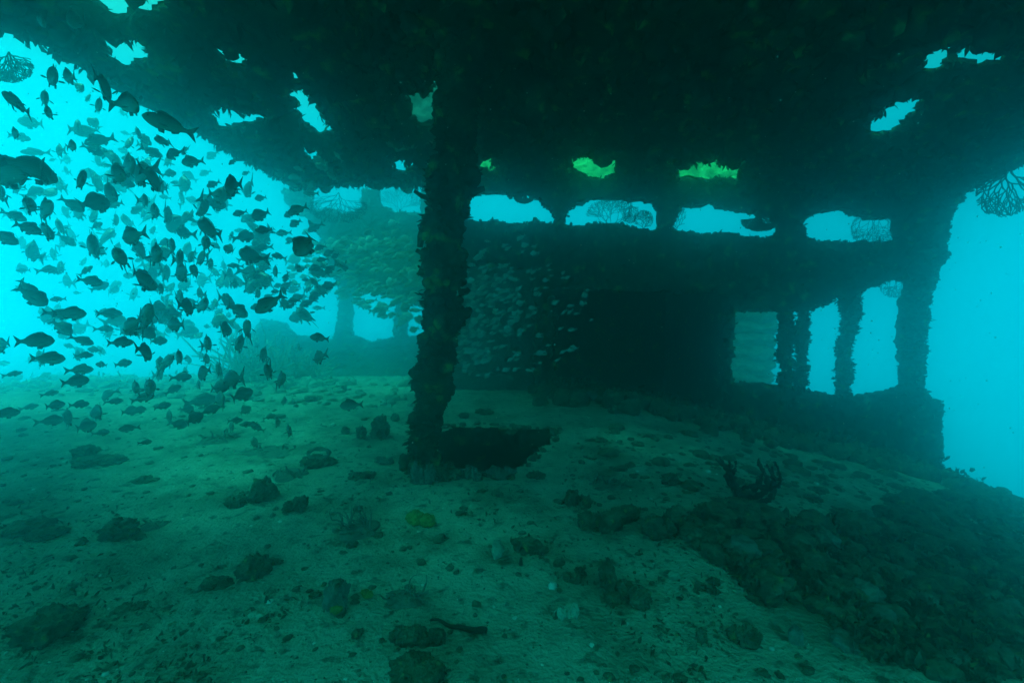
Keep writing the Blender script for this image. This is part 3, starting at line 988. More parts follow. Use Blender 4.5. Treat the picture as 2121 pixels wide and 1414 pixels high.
# ring of coral on the ringed stone, and the stick on the near sand
p0 = on_deck(660, 962)
k = p0[1] / F
mb = MB()
th = np.linspace(0, 2 * math.pi, 25)
tube(mb, np.stack([at_y(660, 938, p0[1] - 0.01)[0] + 22 * k * np.cos(th), p0[1] - 0.01 + 6 * k * np.sin(th), at_y(660, 938, p0[1])[2] + 9 * k * np.sin(th)], 1), 4 * k * (1 + 0.3 * np.sin(th * 5)), 8)
tag(mb.build("coral_ring", M_TUFT, loc=p0), "pale ring of tube coral resting on the dark stone before the pillar", "coral")
a_, b_ = on_deck(890, 1292), on_deck(1006, 1318)
mb = MB()
t = np.linspace(0, 1, 14)[:, None]
P = a_ * (1 - t) + b_ * t + np.array([0, 0, 0.012]) + np.concatenate([np.zeros((14, 1)), 0.006 * np.sin(t * 9), 0.004 * np.sin(t * 14)], 1)
tube(mb, P, np.linspace(0.003, 0.010, 14), 7)
tag(mb.build("stick", M_DARK, loc=a_), "thin dark stick lying on the near sand", "stick")

# growth heaped round the foot of the pillar and along the hole's near rim
for i, (px, py, w, h, lab) in enumerate([
    (846, 976, 34, 40, "ragged coral crust heaped against the pillar's foot, on the side away from the hole"),
    (872, 1002, 48, 52, "tall crust of coral wrapped round the front of the pillar's foot"),
    (930, 990, 56, 20, "low dark coral mat on the near rim of the hole, touching the pillar"),
    (980, 994, 34, 28, "pale-tipped coral knob on the near rim of the hole"),
    (1035, 992, 46, 24, "small coral tuft at the corner of the hole's near rim"),
    (790, 962, 44, 18, "flat coral crust on the sand a step from the pillar's foot"),
    (745, 990, 50, 12, "low scattered crust on the sand before the pillar"),
    (1110, 990, 30, 12, "lone low coral tuft on the sand off the hole's corner"),
]):
    o = stone("coral_crust", px, py, w, h, lab, "coral crust", M_TUFT if i in (1, 3, 4, 5) else M_ROCK, 70 + i, 3, 0.5, "coral crust about the pillar's foot", fuzz=1.4)

# ------------------------------------------------------------------ the rubble slope, grit and drifting specks
def slope_pts(n, poly, seed):
    r = np.random.default_rng(seed)
    P = np.array(poly, float)
    q = r.uniform(P.min(0), P.max(0), (n * 6, 2))
    q = q[in_poly(q[:, 0], q[:, 1], poly)][:n]
    return on_deck_many(q[:, 0], q[:, 1])


SLOPE = [(1440, 1070), (1560, 1060), (1680, 1075), (1840, 1060), (1990, 1010), (2125, 1050), (2125, 1400), (1990, 1414), (1700, 1330), (1580, 1250), (1490, 1170), (1420, 1110)]
mb = MB()
def patchy(P, cut):
    """thin the bank out in patches and towards its edge on the sand"""
    n = fbm(P[:, 0] * 2.6, P[:, 1] * 2.6, 0.7, 88, 3)
    e = np.clip((P[:, 0] - 0.62 * P[:, 1] + 0.15) / 0.6, 0, 1)
    return P[n + 0.55 * e > cut]


P = patchy(slope_pts(1300, SLOPE, 5), -0.12)
for i, p in enumerate(P):
    k = p[1] / F
    s_ = rng.choice([4, 7, 12, 20, 30], p=[0.3, 0.28, 0.22, 0.14, 0.06]) * k * rng.uniform(0.7, 1.3)
    lump(mb, p + np.array([0, 0, s_ * 0.15]), np.array([1, rng.uniform(0.7, 1.2), rng.uniform(0.4, 0.8)]) * s_, i + 300, 4 if s_ > 11 * k else 2, 0.65, 1 if rng.random() < 0.07 else 0)
BARE = [(1180, 880), (1400, 890), (1930, 1000), (1990, 1015), (1840, 1062), (1560, 1062), (1440, 1072), (1300, 1000), (1180, 930)]
P = slope_pts(1000, BARE, 15)
P = P[(rng.random(len(P)) < 0.30) | (P[:, 1] > 3.6 + 0.8 * rng.random(len(P)))]
for i, p in enumerate(P):
    k = p[1] / F
    s_ = rng.choice([3, 5, 8, 14], p=[0.45, 0.3, 0.17, 0.08]) * k * rng.uniform(0.7, 1.3)
    lump(mb, p + np.array([0, 0, s_ * 0.1]), np.array([1.3, 1.1, 0.55]) * s_, i + 2300, 2, 0.5)
for i in range(420):                         # growth and rubble banked against the foot of the bulkhead
    x = rng.uniform(0.25, 4.9)
    y = YA - 0.12 - abs(rng.normal()) * 0.42
    s_ = rng.uniform(0.02, 0.10)
    leaves(mb, np.array([[x, y, float(deck_z(x, y)) + s_]] * 5) + rng.normal(size=(5, 3)) * s_ * 0.6, np.tile([0, -0.4, 0.8], (5, 1)), 0.08, 0.03, 0.7)
    lump(mb, [x, y, float(deck_z(x, y)) + s_ * 0.4], np.array([1.2, 1, rng.uniform(0.6, 1.2)]) * s_, i + 3300, 2, 0.5)
P = patchy(slope_pts(9000, SLOPE, 6), -0.05)
leaves(mb, P, np.tile([0, 0, 0.5], (len(P), 1)), 0.05, 0.022, 0.9)
tag(mb.build("rubble", [M_ROCK, M_TUFT]), "dark heap of broken coral rubble sloping down the side of the deck", "rubble", kind="stuff")

mb = MB()
FAR = [(-40, 772), (560, 778), (700, 785), (860, 790), (860, 850), (500, 830), (-40, 815)]
P = slope_pts(300, FAR, 8)
for i, p in enumerate(P):
    s_ = rng.uniform(0.012, 0.06)
    lump(mb, p + np.array([0, 0, s_ * 0.2]), np.array([1.2, 1, rng.uniform(0.5, 1)]) * s_, i + 1300, 2, 0.5)
s = rng.random(len(P)) < 0.5
leaves(mb, P[s], np.tile([0, 0, 0.7], (s.sum(), 1)), 0.07, 0.02, 0.8)
r_ = np.random.default_rng(12)
for i in range(90):                          # heaps along the crest of the sand
    p = on_deck(r_.uniform(-30, 1110), r_.uniform(776, 806))
    s_ = r_.uniform(0.025, 0.12)
    lump(mb, p + np.array([0, 0, s_ * 0.25]), np.array([1.3, 1, r_.uniform(0.5, 1.0)]) * s_, i + 5300, 3, 0.6)
    leaves(mb, np.tile(p, (8, 1)) + r_.normal(size=(8, 3)) * s_ * 0.5 + np.array([0, 0, s_ * 0.6]), np.tile([0, 0, 0.9], (8, 1)), 0.08, 0.025, 0.7)
tag(mb.build("far_rubble", M_PALE), "scattered pale coral rubble along the far sunlit edge of the sand", "rubble", kind="stuff")

NEAR = [(-60, 830), (860, 830), (880, 1000), (1160, 1000), (1200, 900), (1500, 930), (1800, 1000), (1900, 1010), (1500, 1100), (1600, 1300), (1900, 1420), (-60, 1420)]
mb = MB()
P = slope_pts(1500, NEAR, 9)
for i, p in enumerate(P):
    k = p[1] / F
    s_ = k * rng.choice([1.5, 2, 3, 5, 9], p=[0.32, 0.28, 0.2, 0.145, 0.055]) * rng.uniform(0.7, 1.3)
    m_ = 1 if rng.random() < 0.16 else 0
    lump(mb, p + np.array([0, 0, s_ * 0.1]), np.array([1.3, 1.0, 0.6]) * s_ * (0.5 if m_ else 1), i, 1 if s_ < 4 * k else 3, 0.6, m_)
H_ = np.array(hole)
for i in range(110):                         # crumbled edge of the hole
    j = rng.integers(len(H_))
    q = H_[j] + (H_[(j + 1) % len(H_)] - H_[j]) * rng.random()
    q = q + (q - H_.mean(0)) * rng.uniform(0.02, 0.22)
    s_ = rng.uniform(0.006, 0.028)
    lump(mb, [q[0], q[1], float(deck_top(q[0], q[1])) + s_ * 0.3], np.array([1.2, 1, 0.8]) * s_, i + 7000, 2, 0.6, 0)
P = slope_pts(5200, NEAR, 19)
P = P[fbm(P[:, 0] * 2.2, P[:, 1] * 2.2, 0, 77, 3) > 0.12]
leaves(mb, P, np.tile([0, 0, 0.25], (len(P), 1)), 0.022, 0.009, 0.9)
tag(mb.build("shell_grit", [M_ROCK, M_SHELL]), "loose grit, crumbs of coral and shell bits strewn over the sand", "grit", kind="stuff")

mb = MB()
v, f = ico(1)
for i in range(900):
    px, py, Y = rng.uniform(-50, 2150), rng.uniform(100, 1000), rng.uniform(0.9, 4.5)
    p = at_y(px, py, Y)
    if p[2] > 2.1 or p[2] < 0.05 + float(deck_z(p[0], p[1])):
        continue
    mb.add(v * rng.uniform(0.0008, 0.0026) * (0.5 + Y * 0.35) * rng.uniform(0.6, 1.4, 3) + p, f)
tag(mb.build("drifting_specks", M_SHELL), "pale specks drifting in the water", "specks", kind="stuff")

# ------------------------------------------------------------------ fish
def fish_material(name, belly, flank, back):
    m = bpy.data.materials.new(name)
    m.use_nodes = True
    n, l = m.node_tree.nodes, m.node_tree.links
    b = n["Principled BSDF"]
    b.inputs["Roughness"].default_value = 0.45
    b.inputs["Specular IOR Level"].default_value = 0.35
    tc = n.new("ShaderNodeTexCoord")
    se = n.new("ShaderNodeSeparateXYZ")
    l.new(tc.outputs["Object"], se.inputs[0])
    w = n.new("ShaderNodeTexWave")
    w.wave_type, w.bands_direction = "BANDS", "Z"
    w.inputs["Scale"].default_value = 9.0
    w.inputs["Distortion"].default_value = 1.5
    l.new(tc.outputs["Object"], w.inputs["Vector"])
    mr = n.new("ShaderNodeMapRange")
    mr.inputs["From Min"].default_value = -0.15
    mr.inputs["From Max"].default_value = 0.17
    l.new(se.outputs["Z"], mr.inputs["Value"])
    ma = n.new("ShaderNodeMath"); ma.operation = "MULTIPLY_ADD"
    ma.inputs[1].default_value = 0.16
    l.new(w.outputs["Fac"], ma.inputs[0])
    l.new(mr.outputs[0], ma.inputs[2])
    r = n.new("ShaderNodeValToRGB")
    e = r.color_ramp.elements
    e[0].position, e[0].color = 0.1, (*belly, 1)
    e[1].position, e[1].color = 1.0, (*back, 1)
    q = e.new(0.55); q.color = (*flank, 1)
    l.new(ma.outputs[0], r.inputs[0])
    l.new(r.outputs[0], b.inputs["Base Color"])
    return m


M_FISH = fish_material("fish_skin", (0.22, 0.24, 0.20), (0.12, 0.14, 0.10), (0.03, 0.04, 0.03))
M_LIT_FISH = fish_material("lit_fish_skin", (0.88, 0.90, 0.84), (0.80, 0.82, 0.72), (0.35, 0.38, 0.30))  # paler copy of the fish skin, light on these fish put into the colour
M_FIN = mat_noise("fish_fin", [(0.3, (0.05, 0.06, 0.05)), (0.6, (0.12, 0.13, 0.10))], 60, 4, 0.6, 0.0)
M_EYE = mat_noise("fish_eye", [(0.3, (0.01, 0.01, 0.01)), (0.6, (0.02, 0.02, 0.02))], 60, 2, 0.3, 0.0)
PROF = np.array([(0.0, 0.006, -0.02, 0.008), (0.04, 0.06, -0.065, 0.035), (0.10, 0.115, -0.105, 0.06), (0.18, 0.136, -0.14, 0.08), (0.28, 0.195, -0.162, 0.092), (0.40, 0.195, -0.136, 0.088),
                 (0.52, 0.168, -0.136, 0.072), (0.62, 0.125, -0.110, 0.052), (0.70, 0.082, -0.072, 0.033), (0.76, 0.055, -0.05, 0.020), (0.81, 0.046, -0.043, 0.013), (0.83, 0.046, -0.043, 0.008)])


def fish_mesh(name, deep=1.0, bend=0.0, pec=0.8, fold=1.0, ns=14, skin=None):
    """one fish of length 1, snout towards +X, back towards +Z, middle of the body at the origin"""
    mb = MB()
    x = np.interp(np.linspace(0, 1, 20), np.linspace(0, 1, len(PROF)), PROF[:, 0])
    top, bot, hw = (np.interp(x, PROF[:, 0], PROF[:, c]) for c in (1, 2, 3))
    top, bot = top * deep, bot * deep
    th = np.arange(ns) * 2 * math.pi / ns
    cz, hz_ = (top + bot) / 2, (top - bot) / 2
    sn, cs = np.sin(th), np.cos(th)
    Y = hw[:, None] * np.sign(cs) * np.abs(cs) ** 0.9
    Z = cz[:, None] + hz_[:, None] * np.sign(sn) * np.abs(sn) ** 1.05
    V = np.stack([np.broadcast_to(x[:, None], Y.shape), Y, Z], -1).reshape(-1, 3)
    i = np.arange(len(x) - 1)[:, None] * ns
    j = np.arange(ns)[None]
    k = (j + 1) % ns
    mb.add(V, np.stack([i + j, i + j + ns, i + k + ns, i + k], -1).reshape(-1, 4))
    for e, rev in ((0, False), (len(x) - 1, True)):
        base = mb.n - len(V)
        mb.f.append((np.arange(ns) if not rev else np.arange(ns)[::-1])[None] + base + e * ns)
        mb.m.append(np.array([0]))

    def fin(pts, side=0.0, out=None, th_=0.004):
        """a thin closed fin from an outline in (x, z); out bends it sideways"""
        P = np.array([(a, 0.0, b) for a, b in pts], float)
        if out is not None:
            root = P[0].copy()
            d = P - root
            ang = out * side
            P = root + np.stack([d[:, 0], d[:, 0] * math.sin(ang) + 0 * d[:, 0], d[:, 2]], 1)
            P[:, 1] += side * np.interp(root[0], PROF[:, 0], PROF[:, 3]) * 0.9
        n = len(P)
        a, b = P + np.array([0, th_, 0]), P - np.array([0, th_, 0])
        c = P.mean(0)
        W = np.concatenate([a, b, [c + np.array([0, th_ * 1.3, 0])], [c - np.array([0, th_ * 1.3, 0])]])
        q = np.arange(n)
        r = (q + 1) % n
        mb.add(W, np.concatenate([np.stack([q, r, np.full(n, 2 * n)], 1), np.stack([r + n, q + n, np.full(n, 2 * n + 1)], 1)]), 1)
        mb.f.append(np.stack([r, q, q + n, r + n], 1) + mb.n - len(W))
        mb.m.append(np.full(n, 1))

    fin([(0.79, 0.035), (0.86, 0.075), (0.93, 0.14), (1.0, 0.20), (0.97, 0.11), (0.925, 0.0), (0.97, -0.10), (1.0, -0.185), (0.93, -0.13), (0.86, -0.07), (0.79, -0.035)])
    z_ = lambda a: float(np.interp(a, PROF[:, 0], PROF[:, 1])) * deep
    f_ = 0.075 * fold
    fin([(0.22, z_(0.22) - 0.03), (0.25, z_(0.25) + f_ * 0.6), (0.29, z_(0.29) + f_ * 0.8), (0.32, z_(0.32) + f_), (0.36, z_(0.36) + f_ * 0.85), (0.40, z_(0.40) + f_ * 0.85), (0.45, z_(0.45) + f_ * 0.6), (0.52, z_(0.52) + f_ * 0.6), (0.60, z_(0.60) + f_ * 0.7), (0.69, z_(0.69) + f_ * 0.5), (0.70, z_(0.70) - 0.02), (0.55, z_(0.55) - 0.05), (0.38, z_(0.38) - 0.05)])
    y_ = lambda a: float(np.interp(a, PROF[:, 0], PROF[:, 2])) * deep
    fin([(0.54, y_(0.54) + 0.03), (0.56, y_(0.56) - 0.07 * fold), (0.60, y_(0.60) - 0.075 * fold), (0.68, y_(0.68) - 0.035), (0.70, y_(0.70) + 0.02)])
    for s in (-1, 1):
        fin([(0.27, -0.045), (0.33, -0.03), (0.41, -0.028), (0.47, -0.055), (0.41, -0.066), (0.33, -0.065)], s, pec, 0.0025)
        fin([(0.30, y_(0.3) + 0.03), (0.34, y_(0.34) - 0.06), (0.43, y_(0.43) - 0.075), (0.42, y_(0.42) + 0.01)], s * 0.4, 0.5)
        v, f = ico(2)
        mb.add(v * np.array([0.021, 0.010, 0.021]) + np.array([0.095, s * 0.05, 0.04 * deep]), f, 2)
    for q in range(len(mb.v)):
        w = mb.v[q]
        w[:, 1] += bend * (np.clip(w[:, 0] - 0.25, 0, None) ** 2)
        w[:, 0] = 0.42 - w[:, 0]
        w[:, 1] *= -1
    return mb.mesh(name, [skin or M_FISH, M_FIN if skin is None else skin, M_EYE])


FORMS = (("plain", (1.10, 0.0, 0.6, 0.8)), ("turning", (1.15, 0.30, 0.9, 0.9)), ("deep", (1.32, -0.22, 0.8, 0.8)), ("slim", (0.82, 0.10, 0.4, 0.5)), ("veering", (1.05, -0.38, 0.7, 0.5)), ("curving", (1.22, 0.5, 0.5, 0.35)), ("oval", (1.4, 0.12, 0.35, 0.25)))
FISH = [fish_mesh("fish_%s" % n, *a) for n, a in FORMS]
PALE_FISH = [fish_mesh("pale_fish_%s" % n, *a, skin=M_LIT_FISH) for n, a in FORMS[:5]]

# x, y, size in the two enlargements of the photograph they were read from (length side-on L/R, height end-on E), turn, pose, tone
Z2 = [(30,130,190,-25,'R',0),(180,70,170,-20,'R',0),(285,90,120,15,'E',0),(375,65,100,10,'E',1),(575,170,140,0,'E',1),(605,215,100,0,'E',0),(540,330,110,45,'R',0),(575,400,140,-10,'R',0),(665,290,50,0,'E',2),(755,255,130,20,'E',0),
(815,120,110,10,'E',0),(870,200,100,-15,'E',1),(970,240,130,0,'E',0),(1025,225,100,0,'E',1),(850,340,80,-20,'R',1),(895,395,130,0,'E',0),(1070,175,90,0,'E',0),(1125,260,110,-5,'E',0),(1140,345,120,10,'E',0),(1190,245,70,0,'E',0),
(1250,250,100,-20,'E',1),(1315,290,70,-5,'E',0),(1220,340,80,-5,'E',0),(1140,95,80,0,'E',1),(1285,165,90,0,'E',0),(1295,70,100,0,'E',0),(1430,200,110,-25,'L',0),(1440,120,60,-20,'E',1),(1500,85,100,0,'L',1),(1555,240,100,0,'E',0),
(1560,345,90,-10,'E',1),(1435,350,70,10,'E',1),(1390,355,60,-20,'E',2),(1465,415,60,0,'E',0),(1640,80,120,5,'L',0),(1900,170,220,50,'L',0),(1990,350,130,0,'L',1),(2005,265,80,10,'L',0),(1905,390,60,0,'L',0),(1920,445,50,0,'E',1),
(1830,450,90,30,'L',1),(1770,460,50,15,'E',0),(1720,340,70,0,'E',1),(1780,385,60,30,'L',1),(1600,465,70,-10,'E',1),(1650,415,60,25,'E',1),(1575,430,60,-20,'E',1),(1665,545,220,35,'L',0),(1980,565,80,0,'L',2),(1885,500,60,15,'L',2),
(1850,625,120,10,'L',1),(1985,750,130,-10,'L',0),(1985,875,80,5,'E',0),(1535,700,100,5,'E',0),(1495,790,110,-15,'E',1),(1400,700,90,0,'E',0),(1455,670,50,0,'E',1),(1425,610,40,0,'E',2),(1490,585,80,-20,'E',0),(1295,790,100,5,'E',0),
(1290,680,50,-10,'L',2),(1170,560,110,5,'E',0),(1120,495,90,0,'E',0),(1245,475,70,0,'E',0),(1265,550,100,-15,'E',0),(1310,570,80,0,'L',1),(1340,540,60,0,'E',1),(1005,445,70,0,'E',0),(1065,440,70,-25,'E',2),(985,560,80,0,'E',1),
(1035,510,60,0,'E',1),(1015,630,70,-10,'E',1),(920,620,120,5,'E',0),(820,680,110,10,'E',0),(1090,670,90,0,'E',0),(1165,665,100,-5,'R',1),(1180,715,120,15,'R',1),(690,600,150,0,'R',0),(660,695,100,0,'R',0),(450,600,180,0,'R',0),
(380,605,160,-10,'R',0),(390,690,160,-45,'R',0),(215,500,200,-40,'R',0),(180,450,150,-60,'R',0),(235,770,220,0,'R',0),(315,880,190,-5,'R',0),(760,780,150,0,'R',0),(910,715,150,-40,'R',0),(990,770,110,0,'R',0),(910,840,120,5,'E',0),
(520,770,140,-25,'R',0),(530,860,110,0,'R',0),(510,950,150,0,'R',0),(480,1020,160,5,'R',0),(85,975,120,10,'R',0),(280,985,90,30,'R',1),(185,890,50,0,'E',2),(10,800,110,0,'E',0),(20,910,90,0,'R',1),(770,910,110,10,'R',0),
(1115,870,90,0,'E',0),(1245,860,50,0,'E',1),(1285,885,70,0,'E',0),(1010,920,100,0,'E',1),(995,980,80,0,'E',1),(1040,905,80,0,'E',0),(1150,960,60,0,'E',1),(1140,995,110,0,'R',0),(1265,970,100,0,'E',0),(1360,945,80,10,'E',0),
(1380,985,60,0,'E',1),(1085,1070,100,30,'R',0),(1240,1045,60,0,'E',0),(850,1065,90,5,'E',0),(935,1060,110,0,'E',0),(900,1125,130,10,'R',0),(665,1105,70,0,'E',0),(320,1095,100,10,'R',0),(190,1180,110,10,'R',0),(345,1170,130,5,'R',0),
(500,1165,120,0,'R',0),(720,1145,100,0,'R',0),(45,1220,170,0,'R',0),(330,1265,140,0,'R',0),(615,1215,100,0,'E',0),(540,1300,130,10,'R',0),(430,1250,110,0,'E',1),(870,1200,90,0,'R',1),(815,1205,100,5,'R',1),(795,1315,140,0,'L',0),
(1020,1175,100,10,'R',0),(1270,1140,180,5,'R',1),(1370,1060,110,0,'R',0),(1445,1010,110,0,'E',0),(1510,1105,150,20,'R',0),(1385,1140,100,0,'E',1),(1170,1195,80,0,'R',1),(1215,1250,120,30,'R',0),(1060,1240,80,0,'E',1),(1120,1290,100,-20,'R',1),
(1320,1195,100,20,'R',0),(1530,1200,80,30,'R',0),(1470,1265,90,0,'R',1),(1685,1240,70,15,'R',0),(1540,1290,120,-5,'L',1),(1600,1310,100,-30,'L',1),(1440,1310,70,0,'E',0),(1725,1280,60,0,'E',1),(1805,1330,80,10,'E',0),(1770,1145,50,0,'E',0),
(1665,960,100,10,'E',0),(1750,1015,90,0,'E',0),(1640,860,90,-20,'E',1),(1860,810,50,0,'E',1),(1600,795,40,0,'E',1),(910,1400,80,0,'R',0),(640,1340,90,0,'R',1),(2180,1170,150,0,'L',0),(1590,1405,70,5,'E',1)]
Z1 = [(1030,770,330,-12,'L',0),(655,550,200,5,'E',0),(810,650,180,15,'E',0),(430,480,120,10,'E',0),(330,480,180,-5,'E',1),(500,550,80,-25,'E',1),(550,610,80,-25,'E',1),(610,660,130,-10,'E',1),(280,620,130,-5,'E',1),(310,705,110,10,'E',0),
(190,765,190,5,'L',1),(90,835,100,10,'E',0),(100,640,130,5,'E',0),(540,820,180,25,'L',1),(450,910,100,10,'E',0),(610,880,220,25,'L',1),(210,950,200,10,'L',1),(235,1060,170,10,'E',0),(60,1080,190,5,'E',0),(510,1120,130,-15,'E',0),
(560,1085,150,-10,'L',1),(720,1080,120,0,'E',0),(675,1200,120,0,'E',1),(810,1040,130,5,'E',1),(875,1085,150,0,'E',1),(955,1120,140,5,'E',0),(1000,1160,100,0,'E',1),(1015,880,90,30,'E',0),(1075,960,90,10,'E',0),(1150,940,80,-20,'E',1),
(1190,1010,140,15,'L',0),(865,830,90,15,'E',1),(900,910,80,-10,'E',1),(950,950,80,-25,'E',1),(1045,1000,80,-20,'E',2),(1175,1095,100,-30,'L',2),(1275,1080,90,30,'L',1),(1320,970,100,40,'L',1),(1100,1140,60,-20,'L',2),(1325,1150,100,30,'L',0),
(1450,1010,80,40,'L',0),(1440,1160,120,0,'E',0),(1530,1080,60,30,'L',0),(1585,1010,90,20,'L',1),(1370,1220,100,-10,'E',0),(1430,1220,130,30,'L',0),(1545,1180,80,0,'E',1),(1620,1235,80,15,'L',0),(1200,1250,100,-20,'L',1),(1270,1300,110,-30,'E',1),
(460,1280,150,-30,'R',0),(600,1265,130,25,'E',0),(180,1280,110,15,'E',0),(280,1310,130,5,'E',0),(100,1350,140,-20,'R',0),(0,1210,100,0,'E',0),(905,1250,80,5,'E',0),(955,1320,100,0,'E',0),(720,1370,70,-20,'E',1),(590,1350,80,0,'E',1),
(1045,1340,100,-10,'E',1),(1160,1350,70,-5,'E',1),(1490,1330,100,20,'L',0),(1620,1340,130,25,'L',0),(1350,1310,60,20,'L',1),(1220,1390,90,30,'L',1),(1850,1310,150,25,'L',0),(1690,930,50,-10,'E',1),(1800,1100,60,20,'L',1),(1990,940,70,-20,'E',1),
(2060,1070,60,20,'L',1),(1525,710,60,-10,'E',1),(1570,600,80,0,'R',1),(60,110,120,5,'E',1),(255,130,140,20,'E',1),(470,130,160,10,'E',1),(760,700,60,0,'E',2),(370,940,110,0,'E',2),(330,1100,70,10,'E',2),(780,830,70,-10,'L',2)]
fr = random.Random(11)
fishes = []
for zoom, oy in ((Z2, 450.0), (Z1, 0.0)):
    for (x, y, s_, a, pose, tone) in zoom:
        fishes.append((x / 3.009, y / 3.009 + oy, s_ / 3.009, a, pose, tone, None))


def scatter(n, poly, size, ang, poses, depth, zone, tone=2):
    P = np.array(poly)
    lo, hi = P.min(0), P.max(0)
    c = 0
    while c < n:
        q = (fr.uniform(lo[0], hi[0]), fr.uniform(lo[1], hi[1]))
        if in_poly(np.array([q[0]]), np.array([q[1]]), poly)[0]:
            fishes.append((q[0], q[1], fr.uniform(*size), fr.gauss(*ang), fr.choice(poses), tone, (fr.uniform(*depth), zone)))
            c += 1


scatter(30, [(600, 445), (700, 430), (860, 470), (860, 560), (640, 560)], (18, 34), (18, 14), "LLLL", (5.8, 8.0), "c")
scatter(190, [(600, 520), (700, 490), (868, 500), (872, 700), (850, 690), (700, 610), (600, 600)], (14, 30), (16, 14), "LLLLR", (5.8, 8.2), "c")
scatter(60, [(500, 430), (640, 450), (720, 560), (640, 660), (520, 600)], (20, 38), (25, 16), "LLLE", (3.4, 5.2), "o")
scatter(150, [(945, 540), (1000, 520), (1080, 570), (1110, 640), (1060, 720), (990, 760), (945, 740)], (10, 22), (18, 14), "LLLL", (3.9, 4.9), "d")
scatter(120, [(945, 520), (1060, 480), (1230, 580), (1230, 690), (1150, 760), (1040, 790), (950, 770)], (9, 20), (20, 16), "LLLL", (3.9, 4.9), "d")
scatter(100, [(20, 330), (250, 300), (480, 400), (500, 700), (420, 760), (40, 720)], (16, 30), (0, 25), "EEEL", (5.0, 7.0), "o", 2)
scatter(75, [(0, 240), (240, 240), (470, 360), (560, 470), (540, 640), (420, 760), (0, 760)], (24, 44), (0, 22), "EEELLR", (3.0, 4.4), "h", 1)
scatter(14, [(560, 330), (700, 320), (700, 400), (600, 410)], (24, 34), (-40, 20), "L", (4.0, 5.2), "b")

# nearest 300 become single fish, the rest one shoal
rows = []
for i, (px, py, s_, a, pose, tone, dz) in enumerate(fishes):
    ap = 0.395 if pose == "E" else 1.0
    real = 0.215 * fr.uniform(0.85, 1.2)
    if dz is None:
        D = F * real * ap / s_
        D = min(7.0, max(1.35, D * (0.80, 1.15, 1.7)[tone] * (0.62 if pose != "E" and tone == 0 else 1.0)))
    else:
        D = dz[0]
    for _ in range(20):
        p = at_y(px, py, D)
        if p[2] < float(deck_z(p[0], p[1])) + 0.07:
            D *= 0.93
    L = s_ / ap * D / F
    rows.append([px, py, s_ / ap, a, pose, tone, p, L, dz[1] if dz else "h"])
rows.sort(key=lambda r: -r[2] * (0.5 if r[8] in "d" else 1))


DEEP = {m.name: a[0] for m, (n, a) in zip(FISH + PALE_FISH, FORMS + FORMS[:5])}


def fish_matrix(r, q, me):
    px, py, _, a, pose, tone, p, L, zone = r
    yaw = {"L": 180 + q.gauss(0, 26), "R": q.choice((-1, 1)) * q.uniform(5, 48), "E": (90 if q.random() < 0.55 else -90) + q.gauss(0, 16)}[pose]
    v = Vector(p - CAM).normalized()
    rt = v.cross(Vector((0, 0, 1))).normalized()
    up = rt.cross(v)
    B_ = Matrix((rt, v, up)).transposed().to_4x4()          # the fish is posed as it was seen along its own line of sight
    if pose != "E":
        L *= p[1] / math.hypot(p[0], p[1]) / max(0.66, abs(math.cos(R(yaw)))) * (1.2 if pose == "R" else 1.0)
    else:
        L *= (0.75 if py < 330 else 1.05) * 0.395 / (0.36 * DEEP[me.name] + 0.035) * (p[1] / math.hypot(p[0], p[1])) ** 0.35
    M = Matrix.Rotation(R(-a), 4, "Y") @ Matrix.Rotation(R(yaw), 4, "Z")
    if pose == "E":
        M = Matrix.Rotation(R(-a), 4, "Y") @ Matrix.Rotation(R(q.gauss(-8, 12)), 4, "X") @ Matrix.Rotation(R(yaw), 4, "Z")
    return Matrix.Translation(Vector(p)) @ B_ @ M @ Matrix.Diagonal((L, L, L, 1))


def zone_of(r):
    px, py = r[0], r[1]
    if px > 940:
        return "before the dark bulkhead"
    if py > 770:
        return "low over the sand"
    if py < 235 or (py < 400 and px > 380):
        return "under the overhead deck's edge"
    if px > 560 and py < 600:
        return "before the far beam"
    if px > 560:
        return "before the far windows"
    return "against the open water"


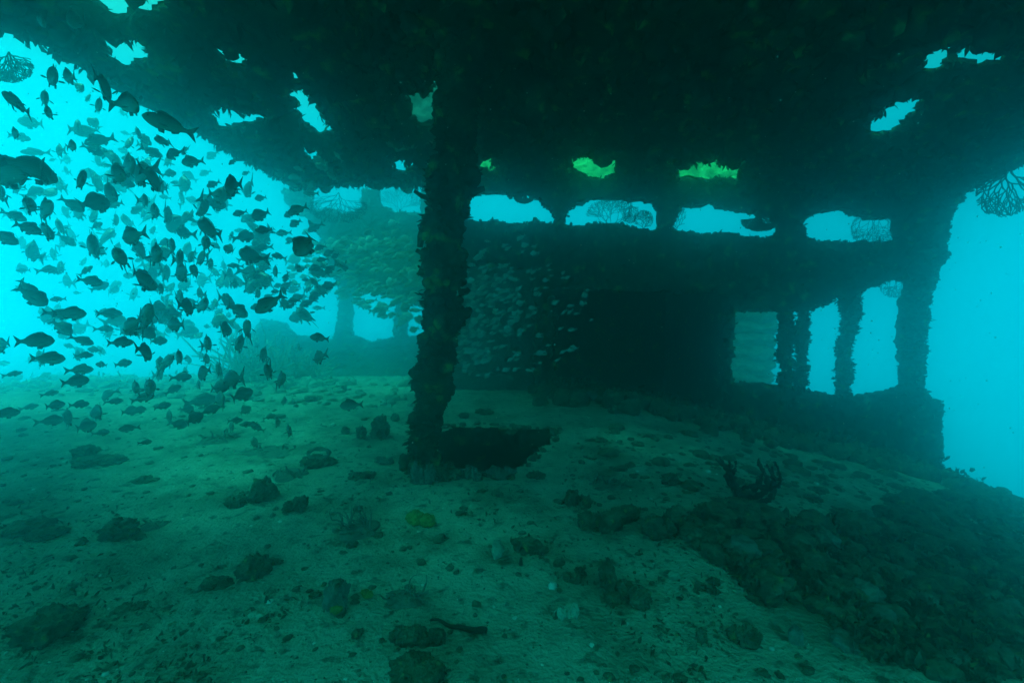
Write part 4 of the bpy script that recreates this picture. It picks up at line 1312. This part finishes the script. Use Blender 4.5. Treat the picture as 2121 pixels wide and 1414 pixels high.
ORD = ["first", "second", "third", "fourth", "fifth", "sixth", "seventh", "eighth", "ninth", "tenth", "eleventh", "twelfth"]
singles, rest = rows[:300], rows[300:]
bins = {}
for r in singles:
    z = zone_of(r)
    pose = {"L": "heading left", "R": "heading right", "E": "end-on"}[r[4]]
    tone = ("dark", "mid-grey", "pale")[r[5]] if r[8] == "h" else "pale"
    band = ("far left", "left", "centre-left", "near the pillar", "pillar")[min(4, int(max(0, r[0]) // 175))] if z != "before the dark bulkhead" else ""
    bins.setdefault((tone, pose, z, band), []).append(r)
for (tone, pose, z, band), v in bins.items():
    v.sort(key=lambda r: r[1])
    for n, r in enumerate(v):
        q = random.Random(int(r[0] * 13 + r[1] * 7))
        me = q.choice(PALE_FISH[:4] + PALE_FISH[3:4]) if r[8] in "cdb" else q.choice([FISH[2], FISH[5], FISH[6], FISH[1]] if r[4] == "R" else FISH)
        o = bpy.data.objects.new("reef_fish", me)
        col.objects.link(o)
        o.matrix_world = fish_matrix(r, q, me)
        where = {"far left": " far left", "left": " left of school", "centre-left": " mid school", "near the pillar": " toward pillar", "pillar": " beside pillar", "": ""}[band]
        num = "" if len(v) == 1 else (ORD[n] if n < 12 else "low-lying") + " from top "
        tag(o, f"{tone} fish {pose}{where}, {num}{z}", "fish", "fish schooling through the wreck")
big = max(singles, key=lambda r: r[2])

mb = MB()
for r in rest:
    q = random.Random(int(r[0] * 13 + r[1] * 7))
    me = q.choice(PALE_FISH if r[8] in "cdb" else FISH)
    v = np.empty(len(me.vertices) * 3); me.vertices.foreach_get("co", v)
    M = np.array(fish_matrix(r, q, me))
    v = v.reshape(-1, 3) @ M[:3, :3].T + M[:3, 3]
    b = mb.n
    mb.add(v, np.zeros((0, 3), int)) if False else None
    mb.v.append(v); mb.n += len(v)
    by = {}
    for p_ in me.polygons:
        by.setdefault(p_.loop_total, []).append((list(p_.vertices), p_.material_index))
    for sz, L_ in by.items():
        mb.f.append(np.array([x[0] for x in L_]) + b)
        mb.m.append(np.array([x[1] + (3 if r[8] in "cdb" else 0) for x in L_]))
tag(mb.build("fish_shoal", [M_FISH, M_FIN, M_EYE, M_LIT_FISH, M_LIT_FISH, M_EYE]), "dense shoal of small pale fish streaming past both sides of the pillar", "fish", kind="stuff")

# ------------------------------------------------------------------ water haze
hz = bpy.data.materials.new("haze")
hz.use_nodes = True
hn = hz.node_tree.nodes
hn.remove(hn["Principled BSDF"])
pv = hn.new("ShaderNodeVolumePrincipled")
pv.inputs["Color"].default_value = (0.10, 0.97, 0.98, 1)
pv.inputs["Density"].default_value = 0.136
pv.inputs["Anisotropy"].default_value = 0.92
hz.node_tree.links.new(pv.outputs[0], hn["Material Output"].inputs["Volume"])
mb = MB()
x0, x1, y0, y1, z0, z1 = -14, 11, -6, 18, -3.2, 4.6
c = np.array([[x0, y0, z0], [x1, y0, z0], [x1, y1, z0], [x0, y1, z0], [x0, y0, z1], [x1, y0, z1], [x1, y1, z1], [x0, y1, z1]])
mb.add(c, [[3, 2, 1, 0], [4, 5, 6, 7], [0, 1, 5, 4], [1, 2, 6, 5], [2, 3, 7, 6], [3, 0, 4, 7]])
tag(mb.build("haze", hz, smooth=False), kind="stuff")
